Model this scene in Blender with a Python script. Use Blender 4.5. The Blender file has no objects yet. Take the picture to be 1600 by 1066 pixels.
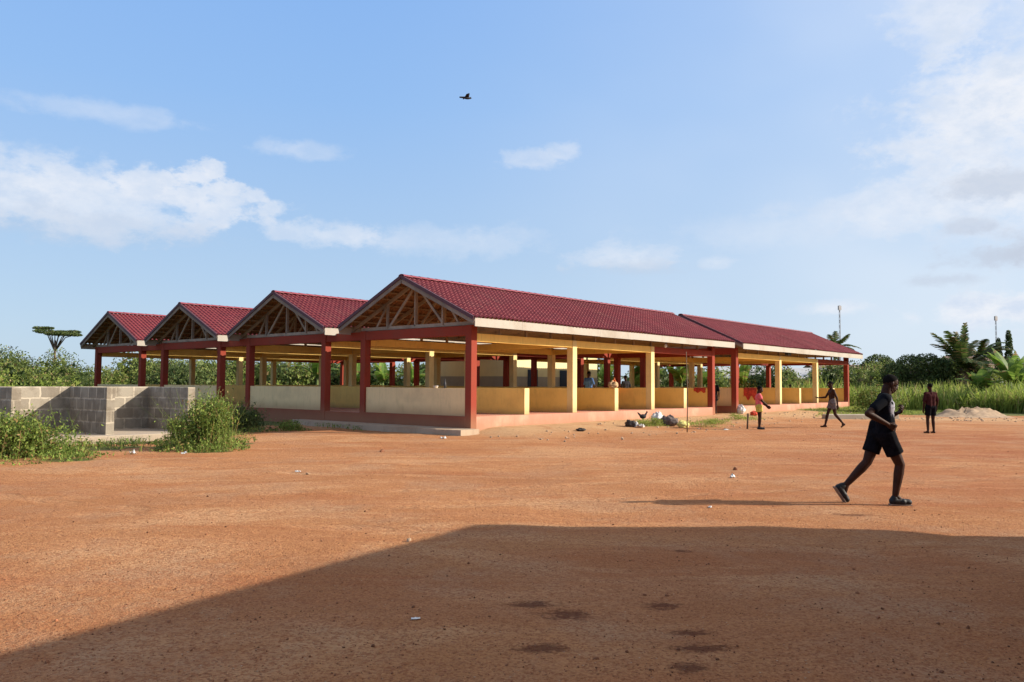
import bpy, math, random
import numpy as np
from mathutils import Vector, Matrix, Quaternion
random.seed(7); rng = np.random.default_rng(7)
R = math.radians
scene = bpy.context.scene

# ------------------------------------------------------------------ camera
EYE = 1.55
cd = bpy.data.cameras.new('camera'); cam = bpy.data.objects.new('camera', cd)
scene.collection.objects.link(cam); scene.camera = cam
cd.lens = 28.27; cd.sensor_width = 36; cd.sensor_fit = 'HORIZONTAL'
cd.clip_start = 0.1; cd.clip_end = 3000
cam.matrix_world = Matrix.Translation((0, 0, EYE)) @ Matrix.Rotation(R(90 + 3.045), 4, 'X') @ Matrix.Rotation(R(0.341), 4, 'Z')

# ------------------------------------------------------------------ light
SUN_EL, SUN_AZ = 25.5, 90.0            # azimuth clockwise from +Y
sd = bpy.data.lights.new('sun', 'SUN'); sun = bpy.data.objects.new('sun', sd)
scene.collection.objects.link(sun)
sd.energy = 4.4; sd.angle = R(0.5); sd.color = (1.0, 0.91, 0.77)
dv = Vector((math.sin(R(SUN_AZ)) * math.cos(R(SUN_EL)), math.cos(R(SUN_AZ)) * math.cos(R(SUN_EL)), math.sin(R(SUN_EL))))
sun.rotation_euler = dv.to_track_quat('Z', 'Y').to_euler()
scene.view_settings.view_transform = 'Standard'; scene.view_settings.look = 'None'
scene.view_settings.gamma = 1; scene.view_settings.exposure = 0.85
scene.cycles.max_bounces = 6; scene.cycles.diffuse_bounces = 4


class NT:
    """small helper around a node tree"""
    def __init__(s, nt):
        s.nt = nt; s.n = nt.nodes; s.l = nt.links
    def put(s, sock, v):
        if isinstance(v, bpy.types.NodeSocket): s.l.new(v, sock)
        elif v is not None:
            if hasattr(sock.default_value, '__len__') and not hasattr(v, '__len__'): v = (v,) * len(sock.default_value)
            if hasattr(v, '__len__') and len(sock.default_value) == 4 and len(v) == 3: v = (*v, 1)
            sock.default_value = v
    def math(s, op, a, b=None, c=None, clamp=False):
        m = s.n.new('ShaderNodeMath'); m.operation = op; m.use_clamp = clamp
        for i, v in enumerate((a, b, c)):
            if v is not None: s.put(m.inputs[i], v)
        return m.outputs[0]
    def vmath(s, op, a, b=None):
        m = s.n.new('ShaderNodeVectorMath'); m.operation = op
        s.put(m.inputs[0], a)
        if b is not None: s.put(m.inputs[1], b)
        return m.outputs[1] if op in ('LENGTH', 'DISTANCE', 'DOT_PRODUCT') else m.outputs[0]
    def noise(s, vec, scale, detail=4, rough=0.55, dist=0.0):
        m = s.n.new('ShaderNodeTexNoise')
        if vec is not None: s.l.new(vec, m.inputs['Vector'])
        m.inputs['Scale'].default_value = scale; m.inputs['Detail'].default_value = detail
        m.inputs['Roughness'].default_value = rough; m.inputs['Distortion'].default_value = dist
        return m.outputs['Fac']
    def ramp(s, fac, stops, interp='LINEAR'):
        m = s.n.new('ShaderNodeValToRGB'); m.color_ramp.interpolation = interp
        el = m.color_ramp.elements
        while len(el) < len(stops): el.new(0.5)
        for e, (p, c) in zip(el, stops):
            e.position = p; e.color = (*c, 1) if hasattr(c, '__len__') else (c, c, c, 1)
        s.l.new(fac, m.inputs[0]); return m.outputs[0]
    def smooth(s, v, a, b):
        m = s.n.new('ShaderNodeMapRange'); m.interpolation_type = 'SMOOTHSTEP'; m.clamp = True
        s.put(m.inputs[0], v); m.inputs[1].default_value = a; m.inputs[2].default_value = b
        return m.outputs[0]
    def mix(s, f, a, b, blend='MIX'):
        m = s.n.new('ShaderNodeMix'); m.data_type = 'RGBA'; m.blend_type = blend; m.clamp_factor = True
        s.put(m.inputs[0], f); s.put(m.inputs[6], a); s.put(m.inputs[7], b)
        return m.outputs[2]
    def scale(s, vec, sc):
        m = s.n.new('ShaderNodeMapping'); s.l.new(vec, m.inputs[0]); m.inputs['Scale'].default_value = sc
        return m.outputs[0]


# ------------------------------------------------------------------ sky and clouds
w = bpy.data.worlds.new('World'); scene.world = w; w.use_nodes = True
T = NT(w.node_tree); bg = T.n['Background']
sky = T.n.new('ShaderNodeTexSky'); sky.sky_type = 'NISHITA'; sky.sun_disc = False
sky.sun_elevation = R(SUN_EL); sky.sun_rotation = R(SUN_AZ)
sky.air_density = 1.0; sky.dust_density = 0.8; sky.ozone_density = 1.6; sky.altitude = 0
SKY_STRENGTH = 0.1
tc = T.n.new('ShaderNodeTexCoord'); D = tc.outputs['Generated']
sx = T.n.new('ShaderNodeSeparateXYZ'); T.l.new(D, sx.inputs[0])
az = T.math('MULTIPLY', T.math('ARCTAN2', sx.outputs[0], sx.outputs[1]), 57.2958)
el = T.math('MULTIPLY', T.math('ARCSINE', sx.outputs[2]), 57.2958)
# noise is stretched sideways as clouds near the horizon are
cv = T.scale(D, (1, 1, 1.7))
n1 = T.noise(cv, 5.5, 8, 0.62, 0.3); n2 = T.noise(cv, 22, 6, 0.65); n3 = T.noise(cv, 3.0, 3, 0.5); n4 = T.noise(cv, 55, 4, .6)
# azimuth, elevation, half widths in degrees, softness, strength
CLOUDS = [(-29, 11.0, 9, 1.7, 1.2, .62), (-40, 11.6, 9, 1.9, 1.6, .5), (-20.5, 11.7, 3.4, 1.7, .7, .7), (-21.6, 13.5, 1.1, .8, .35, .7), (-20.7, 14.0, .9, .8, .3, .8), (-19.6, 13.0, 1.3, .7, .35, .7), (-18.0, 12.5, 1.3, .6, .4, .6), (-16.8, 11.8, 1.3, .7, .5, .6),
          (-13, 10.2, 5.5, .9, 1.0, .55), (-6, 10.2, 5.5, 1.0, 1.5, .35), (-25, 12.6, 2.0, .8, .6, .5),
          (1.1, 15.7, 2.0, .6, .9, .45), (3.9, 16.3, 1.3, .6, .9, .45), (8.0, 8.8, 3.2, .8, 1.0, .5), (14.3, 8.4, 1.0, .35, 1.0, .35),
          (-15, 15.8, 2.0, .5, 1.4, .35), (-27, 16.8, 4, .5, 1.5, .3),
          (32, 17.0, 5.8, 2.6, 1.4, .85), (28.5, 23.5, 2, 3, 1.3, .55), (28, 11.5, 7, 1.3, 1.5, .5), (19, 10.5, 5, .8, 1.8, .25),
          (30, 4.6, 4.5, 1.1, .9, .85), (26.5, 4.4, 1.2, .7, .9, .6), (22.2, 5.1, 2.5, .6, 1.0, .6), (36, 5, 6, 1.5, 1.2, .8), (40, 14, 8, 9, 1.8, .8), (-44, 5.0, 7, .6, 1.4, .4)]
GREYS = [(32.0, 12.3, 2.6, .6, 1.4, .6), (29.8, 9.9, 1.4, .4, 1.3, .5), (31.0, 7.9, 3.0, .7, 1.4, .7), (28.4, 6.7, 2.4, .45, 1.3, .5), (35, 8, 4, 1.5, 1.2, .6), (-31, 9.6, 9, .8, 1.6, .25), (8.5, 8.2, 3, .5, 1.3, .3)]
def blob(a, e, ra, re, soft, st):
    u = T.math('DIVIDE', T.math('SUBTRACT', az, a), ra); v = T.math('DIVIDE', T.math('SUBTRACT', el, e), re)
    d = T.math('SQRT', T.math('ADD', T.math('MULTIPLY', u, u), T.math('MULTIPLY', v, v)))
    nn = T.math('ADD', T.math('MULTIPLY', T.math('SUBTRACT', n1, .5), 3.4), T.math('MULTIPLY', T.math('SUBTRACT', n2, .5), 2.7))
    d = T.math('ADD', d, T.math('ADD', nn, T.math('MULTIPLY', T.math('SUBTRACT', n4, .5), .9)))
    return T.math('MULTIPLY', T.smooth(d, .75 + soft * .6, .35), st)
def field(bl):
    acc = None
    for b in bl:
        x = blob(*b)
        acc = x if acc is None else T.math('SUBTRACT', 1.0, T.math('MULTIPLY', T.math('SUBTRACT', 1.0, acc), T.math('SUBTRACT', 1.0, x)))
    return acc
cl = field(CLOUDS); gr = field(GREYS)
air = T.ramp(T.math('DIVIDE', el, 60, clamp=True), [(0.0, (2.9, 3.75, 4.6)), (.14, (2.4, 3.4, 4.75)), (.32, (1.7, 2.95, 5.05)), (.49, (1.4, 2.65, 5.1)), (.72, (2.9, 3.4, 4.6)), (1.0, (3.5, 3.7, 4.3))])  # upper stops whitened above the view, added as fill for the shade
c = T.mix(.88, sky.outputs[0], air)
# milky air toward the sun side
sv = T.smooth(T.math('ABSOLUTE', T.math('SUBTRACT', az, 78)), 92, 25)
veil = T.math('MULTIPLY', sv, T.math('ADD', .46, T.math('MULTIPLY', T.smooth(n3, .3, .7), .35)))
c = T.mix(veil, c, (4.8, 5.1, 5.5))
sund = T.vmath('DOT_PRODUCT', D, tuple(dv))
c = T.mix(T.math('MULTIPLY', T.smooth(sund, .80, .995), .8), c, (11, 10, 8.5))  # warm glow added round the unseen sun, also lifts the fill
cc = T.mix(T.smooth(n2, .3, .7), (3.7, 4.2, 5.0), (5.1, 5.15, 5.35))
c = T.mix(cl, c, cc)
c = T.mix(gr, c, (3.1, 3.45, 4.1))
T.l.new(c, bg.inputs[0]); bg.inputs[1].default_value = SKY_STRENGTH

# ------------------------------------------------------------------ materials
MATS = {}
def mat(name, rough=0.8, spec=0.3):
    m = bpy.data.materials.new(name); m.use_nodes = True
    t = NT(m.node_tree); b = t.n['Principled BSDF']
    b.inputs['Roughness'].default_value = rough; b.inputs['Specular IOR Level'].default_value = spec
    t.b = b; t.obj = t.n.new('ShaderNodeTexCoord').outputs['Object']; MATS[name] = m
    return t
def bump(t, h, strength=.3, dist=.02):
    k = t.n.new('ShaderNodeBump'); k.inputs['Strength'].default_value = strength; k.inputs['Distance'].default_value = dist
    t.l.new(h, k.inputs['Height']); t.l.new(k.outputs[0], t.b.inputs['Normal'])

def paint(name, base, dirt, rough=.75, amount=.5, low=None, spec=.25):
    """old wall paint: uneven tone, grime blotches and (low) mud splashed up from the floor"""
    t = mat(name, rough, spec)
    a = t.noise(t.obj, 1.3, 6, .6); b = t.noise(t.scale(t.obj, (6, 6, 1.2)), 1.5, 5, .65); g = t.noise(t.obj, 40, 3)
    col = t.mix(t.math('MULTIPLY', t.smooth(a, .42, .75), amount), base, dirt)
    col = t.mix(t.math('MULTIPLY', t.smooth(b, .5, .8), amount * .8), col, tuple(x * .62 for x in base))
    if low:
        s = t.n.new('ShaderNodeSeparateXYZ'); t.l.new(t.obj, s.inputs[0])
        k = t.smooth(t.math('ADD', s.outputs[2], t.math('MULTIPLY', t.math('SUBTRACT', a, .5), .5)), low[1], low[0])
        col = t.mix(t.math('MULTIPLY', k, .65), col, (.30, .17, .09))
    col = t.mix(t.math('MULTIPLY', g, .10), col, tuple(min(1, x * 1.5) for x in base))
    t.l.new(col, t.b.inputs['Base Color']); bump(t, g, .15, .005)
    return t
paint('red_paint', (.26, .040, .021), (.20, .05, .03), .85, .65, (.15, .95))
paint('plinth_paint', (.50, .22, .15), (.52, .34, .23), .8, .7, (.1, .55))
paint('yellow_paint', (.78, .60, .27), (.60, .42, .18), .75, .6, (.5, 1.0))
paint('ochre_paint', (.88, .58, .16), (.70, .44, .12), .75, .7, (.5, .8))
paint('cream_paint', (.82, .58, .30), (.62, .43, .23), .8, .7, (.5, .95))
paint('fascia_paint', (.40, .36, .305), (.27, .21, .15), .8, .6)
paint('pale_cream', (.78, .66, .34), (.6, .5, .3), .8, .4)  # plain even cream, the same on every wall face
paint('grey_plaster', (.40, .34, .25), (.3, .26, .2), .9, .6)
paint('blue_door', (.03, .045, .07), (.02, .03, .05), .5, .5)
paint('concrete', (.40, .30, .21), (.30, .19, .12), .9, .8)
paint('slab_concrete', (.36, .29, .22), (.26, .20, .14), .9, .8)
paint('white_wall', (.7, .68, .6), (.5, .47, .4), .8, .4)
paint('tin_roof', (.42, .42, .42), (.28, .22, .18), .5, .7, None, .5)
paint('brown_roof', (.20, .13, .10), (.13, .09, .07), .8, .7)
paint('dark_metal', (.05, .05, .055), (.1, .06, .04), .5, .4)
paint('mast_metal', (.30, .28, .28), (.35, .12, .1), .5, .3)

def simple(name, col, rough=.8, var=.35, scale=12, spec=.3):
    t = mat(name, rough, spec)
    n = t.noise(t.obj, scale, 5, .6)
    t.l.new(t.mix(t.smooth(n, .3, .72), tuple(x * (1 - var) for x in col), tuple(min(1, x * (1 + var)) for x in col)), t.b.inputs['Base Color'])
    bump(t, n, .25, .01)
    return t
simple('skin', (.038, .015, .009), .6, .25, 9, .12)
simple('skin_brown', (.075, .036, .02), .55, .25, 9, .4)
simple('hair', (.008, .007, .007), .95, .3, 60, .04)
simple('eye_white', (.6, .58, .52), .3, .05)
simple('black_cloth', (.006, .006, .008), .9, .4, 14, .04)
simple('charcoal_cloth', (.03, .03, .035), .9, .4, 14, .04)
simple('grey_cloth', (.14, .11, .10), .9, .3, 14, .04)
simple('maroon_cloth', (.045, .014, .014), .9, .35, 14, .04)
simple('pink_cloth', (.60, .11, .12), .9, .25, 10)
simple('lime_cloth', (.50, .42, .08), .9, .25, 10)
simple('blue_cloth', (.06, .13, .30), .9, .3, 10)
simple('white_cloth', (.65, .62, .58), .9, .2, 12)
simple('red_cloth', (.50, .06, .03), .9, .3, 10)
simple('orange_plastic', (.6, .14, .03), .5, .2)
simple('yellow_sack', (.55, .48, .16), .8, .3)
simple('white_plastic', (.7, .7, .68), .45, .2, 20, .5)
simple('shoe_black', (.012, .012, .014), .6, .4, 20)
simple('shoe_sole', (.22, .15, .11), .8, .3, 20)
simple('tan_sack', (.42, .28, .15), .9, .3)
simple('pole_wood', (.16, .10, .06), .85, .4, 6)
simple('bark', (.12, .085, .06), .95, .5, 6)
simple('palm_bark', (.14, .11, .085), .95, .5, 8)
simple('stem_green', (.10, .13, .035), .8, .4, 6)
simple('pebble', (.23, .095, .048), .9, .6, 1.5)
simple('pale_stone', (.42, .29, .19), .9, .35, 3)
simple('dark_rubbish', (.035, .028, .025), .7, .5, 10)
simple('sand', (.36, .25, .16), .95, .25, 3)
simple('feather', (.02, .02, .024), .8, .3, 20)

t = mat('tee_print', .9, .04)                     # black tee with worn pale print
s = t.n.new('ShaderNodeSeparateXYZ'); t.l.new(t.obj, s.inputs[0])
dx = t.math('DIVIDE', t.math('SUBTRACT', s.outputs[0], -.075), .085); dz = t.math('DIVIDE', t.math('SUBTRACT', s.outputs[2], 1.28), .12)
k = t.smooth(t.math('SQRT', t.math('ADD', t.math('MULTIPLY', dx, dx), t.math('MULTIPLY', dz, dz))), 1.25, .5)
n = t.noise(t.obj, 24, 3, .6)
t.l.new(t.mix(t.math('MULTIPLY', k, t.smooth(n, .40, .50)), (.006, .007, .010), (.34, .34, .39)), t.b.inputs['Base Color'])

def wood(name, a, b):
    t = mat(name, .85, .2)
    n = t.noise(t.obj, 7, 6, .7); m = t.noise(t.obj, 1.1, 3, .5)
    c = t.mix(n, a, b); c = t.mix(t.math('MULTIPLY', t.smooth(m, .45, .7), .5), c, tuple(x * .5 for x in a))
    t.l.new(c, t.b.inputs['Base Color']); bump(t, n, .3, .01)
wood('grey_wood', (.25, .19, .14), (.44, .36, .28))
wood('barge_wood', (.19, .15, .12), (.31, .25, .20))
wood('brown_wood', (.30, .20, .115), (.44, .33, .21))

t = mat('roof_tile', .65, .25)
n = t.noise(t.obj, 2.2, 6, .65); g = t.noise(t.obj, 30, 2)
col = t.mix(t.smooth(n, .3, .75), (.155, .018, .024), (.24, .032, .040))
col = t.mix(t.math('MULTIPLY', g, .25), col, (.10, .012, .02))
s = t.n.new('ShaderNodeSeparateXYZ'); t.l.new(t.obj, s.inputs[0])
cx = t.n.new('ShaderNodeCombineXYZ'); t.l.new(t.math('FLOOR', t.math('DIVIDE', s.outputs[0], 1.17)), cx.inputs[0]); t.l.new(t.math('FLOOR', t.math('DIVIDE', s.outputs[1], .98)), cx.inputs[1])
wn = t.n.new('ShaderNodeTexWhiteNoise'); t.l.new(cx.outputs[0], wn.inputs['Vector'])      # each sheet faded a little differently
col = t.mix(t.math('MULTIPLY', wn.outputs['Value'], .35), col, (.15, .030, .036))
col = t.mix(t.math('MULTIPLY', t.smooth(t.noise(t.scale(t.obj, (2.2, .5, .5)), 1.2, 5, .65), .5, .75), .35), col, (.30, .13, .10))
back = t.n.new('ShaderNodeNewGeometry').outputs['Backfacing']     # the sheets are brown on their underside
col = t.mix(back, col, (.26, .13, .06))
t.l.new(col, t.b.inputs['Base Color'])
t = mat('ridge_metal', .5, .5)
n = t.noise(t.obj, 4, 4); t.l.new(t.mix(n, (.14, .016, .026), (.24, .03, .045)), t.b.inputs['Base Color'])
t = mat('verge_metal', .6, .4)  # red cap metal with its shade put into the colour as dark maroon
n = t.noise(t.obj, 4, 4); t.l.new(t.mix(n, (.06, .022, .030), (.10, .035, .045)), t.b.inputs['Base Color'])

t = mat('block_wall', .95, .15)                # sandcrete blocks laid with thick pale mortar
s = t.n.new('ShaderNodeSeparateXYZ'); t.l.new(t.obj, s.inputs[0])
cx = t.n.new('ShaderNodeCombineXYZ'); t.l.new(t.math('ADD', s.outputs[0], s.outputs[1]), cx.inputs[0]); t.l.new(t.math('SUBTRACT', s.outputs[2], .18), cx.inputs[1])
wob = t.n.new('ShaderNodeVectorMath'); wob.operation = 'ADD'; t.l.new(cx.outputs[0], wob.inputs[0])
nn = t.n.new('ShaderNodeTexNoise'); t.l.new(t.obj, nn.inputs['Vector']); nn.inputs['Scale'].default_value = 7
sc = t.vmath('SCALE', t.vmath('SUBTRACT', nn.outputs['Color'], (.5, .5, .5))); sc.node.inputs[3].default_value = .05
t.l.new(sc, wob.inputs[1])
br = t.n.new('ShaderNodeTexBrick'); t.l.new(wob.outputs[0], br.inputs['Vector'])
br.inputs['Scale'].default_value = 1; br.inputs['Brick Width'].default_value = .50; br.inputs['Row Height'].default_value = .305
br.inputs['Mortar Size'].default_value = .026; br.inputs['Mortar Smooth'].default_value = .4
br.inputs['Color1'].default_value = (.29, .26, .21, 1); br.inputs['Color2'].default_value = (.17, .15, .122, 1); br.inputs['Mortar'].default_value = (.48, .42, .33, 1)
n = t.noise(t.obj, 2.5, 6, .65); g = t.noise(t.obj, 45, 4, .7)
c = t.mix(t.math('MULTIPLY', t.smooth(n, .40, .62), .8), br.outputs['Color'], (.13, .11, .085))
c = t.mix(t.math('MULTIPLY', g, .4), c, (.42, .33, .24))
t.l.new(c, t.b.inputs['Base Color'])
bump(t, t.math('ADD', t.math('MULTIPLY', br.outputs['Fac'], -.6), t.math('MULTIPLY', g, .5)), .6, .015)

def leaf(name, dark, light, dry, trans=.35, nscale=.5, dryamt=.12):
    t = mat(name, .6, .25)
    geo = t.n.new('ShaderNodeNewGeometry')
    rnd = geo.outputs['Random Per Island']
    n = t.noise(t.obj, nscale, 3, .6)
    c = t.mix(t.smooth(t.math('ADD', t.math('MULTIPLY', rnd, .6), t.math('MULTIPLY', n, .6)), .35, .85), dark, light)
    c = t.mix(t.smooth(t.math('FRACT', t.math('MULTIPLY', rnd, 7.13)), 1 - dryamt - .02, 1 - dryamt + .02), c, dry)
    t.l.new(c, t.b.inputs['Base Color'])
    tr = t.n.new('ShaderNodeBsdfTranslucent'); t.l.new(c, tr.inputs[0])
    ms = t.n.new('ShaderNodeMixShader'); ms.inputs[0].default_value = trans
    t.l.new(t.b.outputs[0], ms.inputs[1]); t.l.new(tr.outputs[0], ms.inputs[2])
    t.l.new(ms.outputs[0], t.n['Material Output'].inputs[0])
leaf('weed_leaf', (.085, .14, .024), (.25, .32, .065), (.30, .20, .08))
leaf('thicket_leaf', (.095, .135, .03), (.25, .30, .075), (.22, .16, .07), .35, .35)
leaf('grass_leaf', (.17, .235, .04), (.33, .40, .085), (.44, .35, .15), .5, .3, .12)
leaf('banana_leaf', (.10, .18, .03), (.22, .32, .06), (.26, .18, .07), .45, .5)
leaf('palm_leaf', (.035, .065, .015), (.10, .14, .035), (.24, .16, .08), .3, .5, .15)
leaf('dark_leaf', (.040, .068, .020), (.13, .17, .05), (.12, .10, .04), .25, .5, .06)
leaf('dry_leaf', (.20, .12, .06), (.36, .25, .14), (.12, .07, .04), .3, .5)

# ground material: red laterite, worn pale patches, damp stains, weeds and grit at the margins
t = mat('laterite', .95, .1)
P = t.obj
a = t.noise(P, .16, 5, .6); b = t.noise(t.scale(P, (.5, 1.6, 1)), .8, 6, .65, .4); e = t.noise(P, 9, 6, .75); g = t.noise(P, 60, 3, .7); g2 = t.noise(P, 26, 2, .6)
lane = t.noise(t.scale(P, (.10, 1.1, 1)), 1.0, 5, .6, .8)
col = t.mix(t.smooth(a, .35, .68), (.37, .155, .060), (.52, .245, .105))
col = t.mix(t.math('MULTIPLY', t.smooth(b, .48, .72), .6), col, (.56, .29, .145))
col = t.mix(t.math('MULTIPLY', t.smooth(lane, .50, .64), .6), col, (.36, .105, .036))
at = t.n.new('ShaderNodeAttribute'); at.attribute_name = 'cover'; cov = t.n.new('ShaderNodeSeparateColor'); t.l.new(at.outputs['Color'], cov.inputs[0])
big = t.noise(t.scale(P, (.7, 1.3, 1)), .33, 6, .68, .6)
col = t.mix(t.math('MULTIPLY', t.smooth(big, .50, .62), .7), col, (.60, .36, .19))
col = t.mix(t.math('MULTIPLY', t.smooth(big, .46, .34), .55), col, (.29, .105, .045))
def track(off, sl, cv_, w_):
    yy = t.math('SUBTRACT', spx.outputs[1], t.math('ADD', off, t.math('ADD', t.math('MULTIPLY', spx.outputs[0], sl), t.math('MULTIPLY', t.math('MULTIPLY', spx.outputs[0], spx.outputs[0]), cv_))))
    yy = t.math('ADD', yy, t.math('MULTIPLY', t.math('SUBTRACT', a, .5), .8))
    return t.smooth(t.math('ABSOLUTE', yy), w_, w_ * .3)
spx = t.n.new('ShaderNodeSeparateXYZ'); t.l.new(P, spx.inputs[0])
trk = None
for (o_, sl, cv_) in [(10.6, .30, .012), (12.2, .30, .012), (15.6, .10, -.006), (17.3, .10, -.006), (8.3, -.25, .02), (13.4, -.12, .0)]:
    x_ = track(o_, sl, cv_, .24); trk = x_ if trk is None else t.math('MAXIMUM', trk, x_)
trk = t.math('MULTIPLY', trk, t.smooth(t.noise(P, .9, 4, .6), .38, .62))
col = t.mix(t.math('MULTIPLY', trk, .5), col, (.58, .34, .18))
redder = t.math('MULTIPLY', cov.outputs[2], t.smooth(t.noise(t.scale(P, (.35, 1.3, 1)), .9, 6, .7, .5), .36, .58))
col = t.mix(redder, col, (.27, .062, .026))
STAINS = [(.38, 5.51, .22, .12), (.20, 4.80, .21, .10), (1.13, 5.13, .15, .07), (1.12, 4.83, .22, .09), (.98, 4.50, .15, .08), (1.07, 5.76, .16, .10), (.15, 5.75, .22, .10), (4.1, 9.75, .34, .10), (1.6, 7.6, .12, .07)]
sp = t.n.new('ShaderNodeSeparateXYZ'); t.l.new(P, sp.inputs[0])
wz = t.math('ADD', t.math('MULTIPLY', t.math('SUBTRACT', t.noise(t.scale(P, (.5, 1.4, 1)), 9, 6, .75), .5), 3.0), t.math('MULTIPLY', t.math('SUBTRACT', g2, .5), 1.6))
acc = None
for (x, y, rx, ry) in STAINS:
    u = t.math('DIVIDE', t.math('SUBTRACT', sp.outputs[0], x), rx * .85); v = t.math('DIVIDE', t.math('SUBTRACT', sp.outputs[1], y), ry * 1.0)
    d = t.math('ADD', t.math('SQRT', t.math('ADD', t.math('MULTIPLY', u, u), t.math('MULTIPLY', v, v))), wz)
    k = t.smooth(d, 1.25, .35); acc = k if acc is None else t.math('MAXIMUM', acc, k)
grey = t.math('MULTIPLY', t.smooth(t.noise(P, .55, 6, .7), .47, .66), .7)
col = t.mix(grey, col, (.41, .25, .15))
vor = t.n.new('ShaderNodeTexVoronoi'); t.l.new(P, vor.inputs['Vector']); vor.inputs['Scale'].default_value = 23
spk = t.smooth(vor.outputs['Distance'], .20, .10); vc = t.n.new('ShaderNodeSeparateColor'); t.l.new(vor.outputs['Color'], vc.inputs[0])
col = t.mix(t.math('MULTIPLY', spk, t.smooth(vc.outputs[0], .30, .42)), col, (.17, .058, .032))
col = t.mix(t.math('MULTIPLY', spk, t.smooth(vc.outputs[1], .80, .84)), col, (.60, .44, .30))
vo2 = t.n.new('ShaderNodeTexVoronoi'); t.l.new(P, vo2.inputs['Vector']); vo2.inputs['Scale'].default_value = 55
v2 = t.n.new('ShaderNodeSeparateColor'); t.l.new(vo2.outputs['Color'], v2.inputs[0])
col = t.mix(t.math('MULTIPLY', t.smooth(v2.outputs[0], .4, .9), .75), col, (.25, .08, .035))
col = t.mix(t.math('MULTIPLY', t.smooth(e, .46, .70), .55), col, (.29, .10, .04))
col = t.mix(t.math('MULTIPLY', t.smooth(g, .35, .7), .45), col, (.62, .32, .15))
col = t.mix(t.math('MULTIPLY', acc, .72), col, (.085, .022, .012))
sandm = t.math('MULTIPLY', cov.outputs[1], t.smooth(t.noise(P, 1.2, 5, .6), .25, .5))
col = t.mix(sandm, col, t.mix(e, (.58, .37, .20), (.46, .28, .15)))
gm = t.smooth(t.math('ADD', cov.outputs[0], t.math('MULTIPLY', t.math('SUBTRACT', t.noise(P, 1.7, 6, .7), .5), .9)), .40, .62)
col = t.mix(gm, col, t.mix(e, (.08, .10, .03), (.20, .19, .07)))
t.l.new(col, t.b.inputs['Base Color'])
hh = t.math('ADD', t.math('ADD', t.math('MULTIPLY', e, .9), t.math('MULTIPLY', g, .35)), t.math('ADD', t.math('MULTIPLY', spk, .35), t.math('SUBTRACT', t.math('MULTIPLY', b, 1.5), t.math('MULTIPLY', trk, .8))))
bump(t, hh, .9, .075)

# ------------------------------------------------------------------ object helpers
COL = scene.collection
def tag(o, label=None, cat=None, group=None, kind=None):
    if label: o['label'] = label
    if cat: o['category'] = cat
    if group: o['group'] = group
    if kind: o['kind'] = kind
    return o
def empty(name, loc=(0, 0, 0), rz=0.0, **kw):
    o = bpy.data.objects.new(name, None); COL.objects.link(o); o.location = loc; o.rotation_euler = (0, 0, rz)
    o.empty_display_size = .3
    return tag(o, **kw)
def copy_tree(o, parent=None):
    c = o.copy(); COL.objects.link(c)
    if parent is not None: c.parent = parent
    for ch in o.children: copy_tree(ch, c)
    return c

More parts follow.
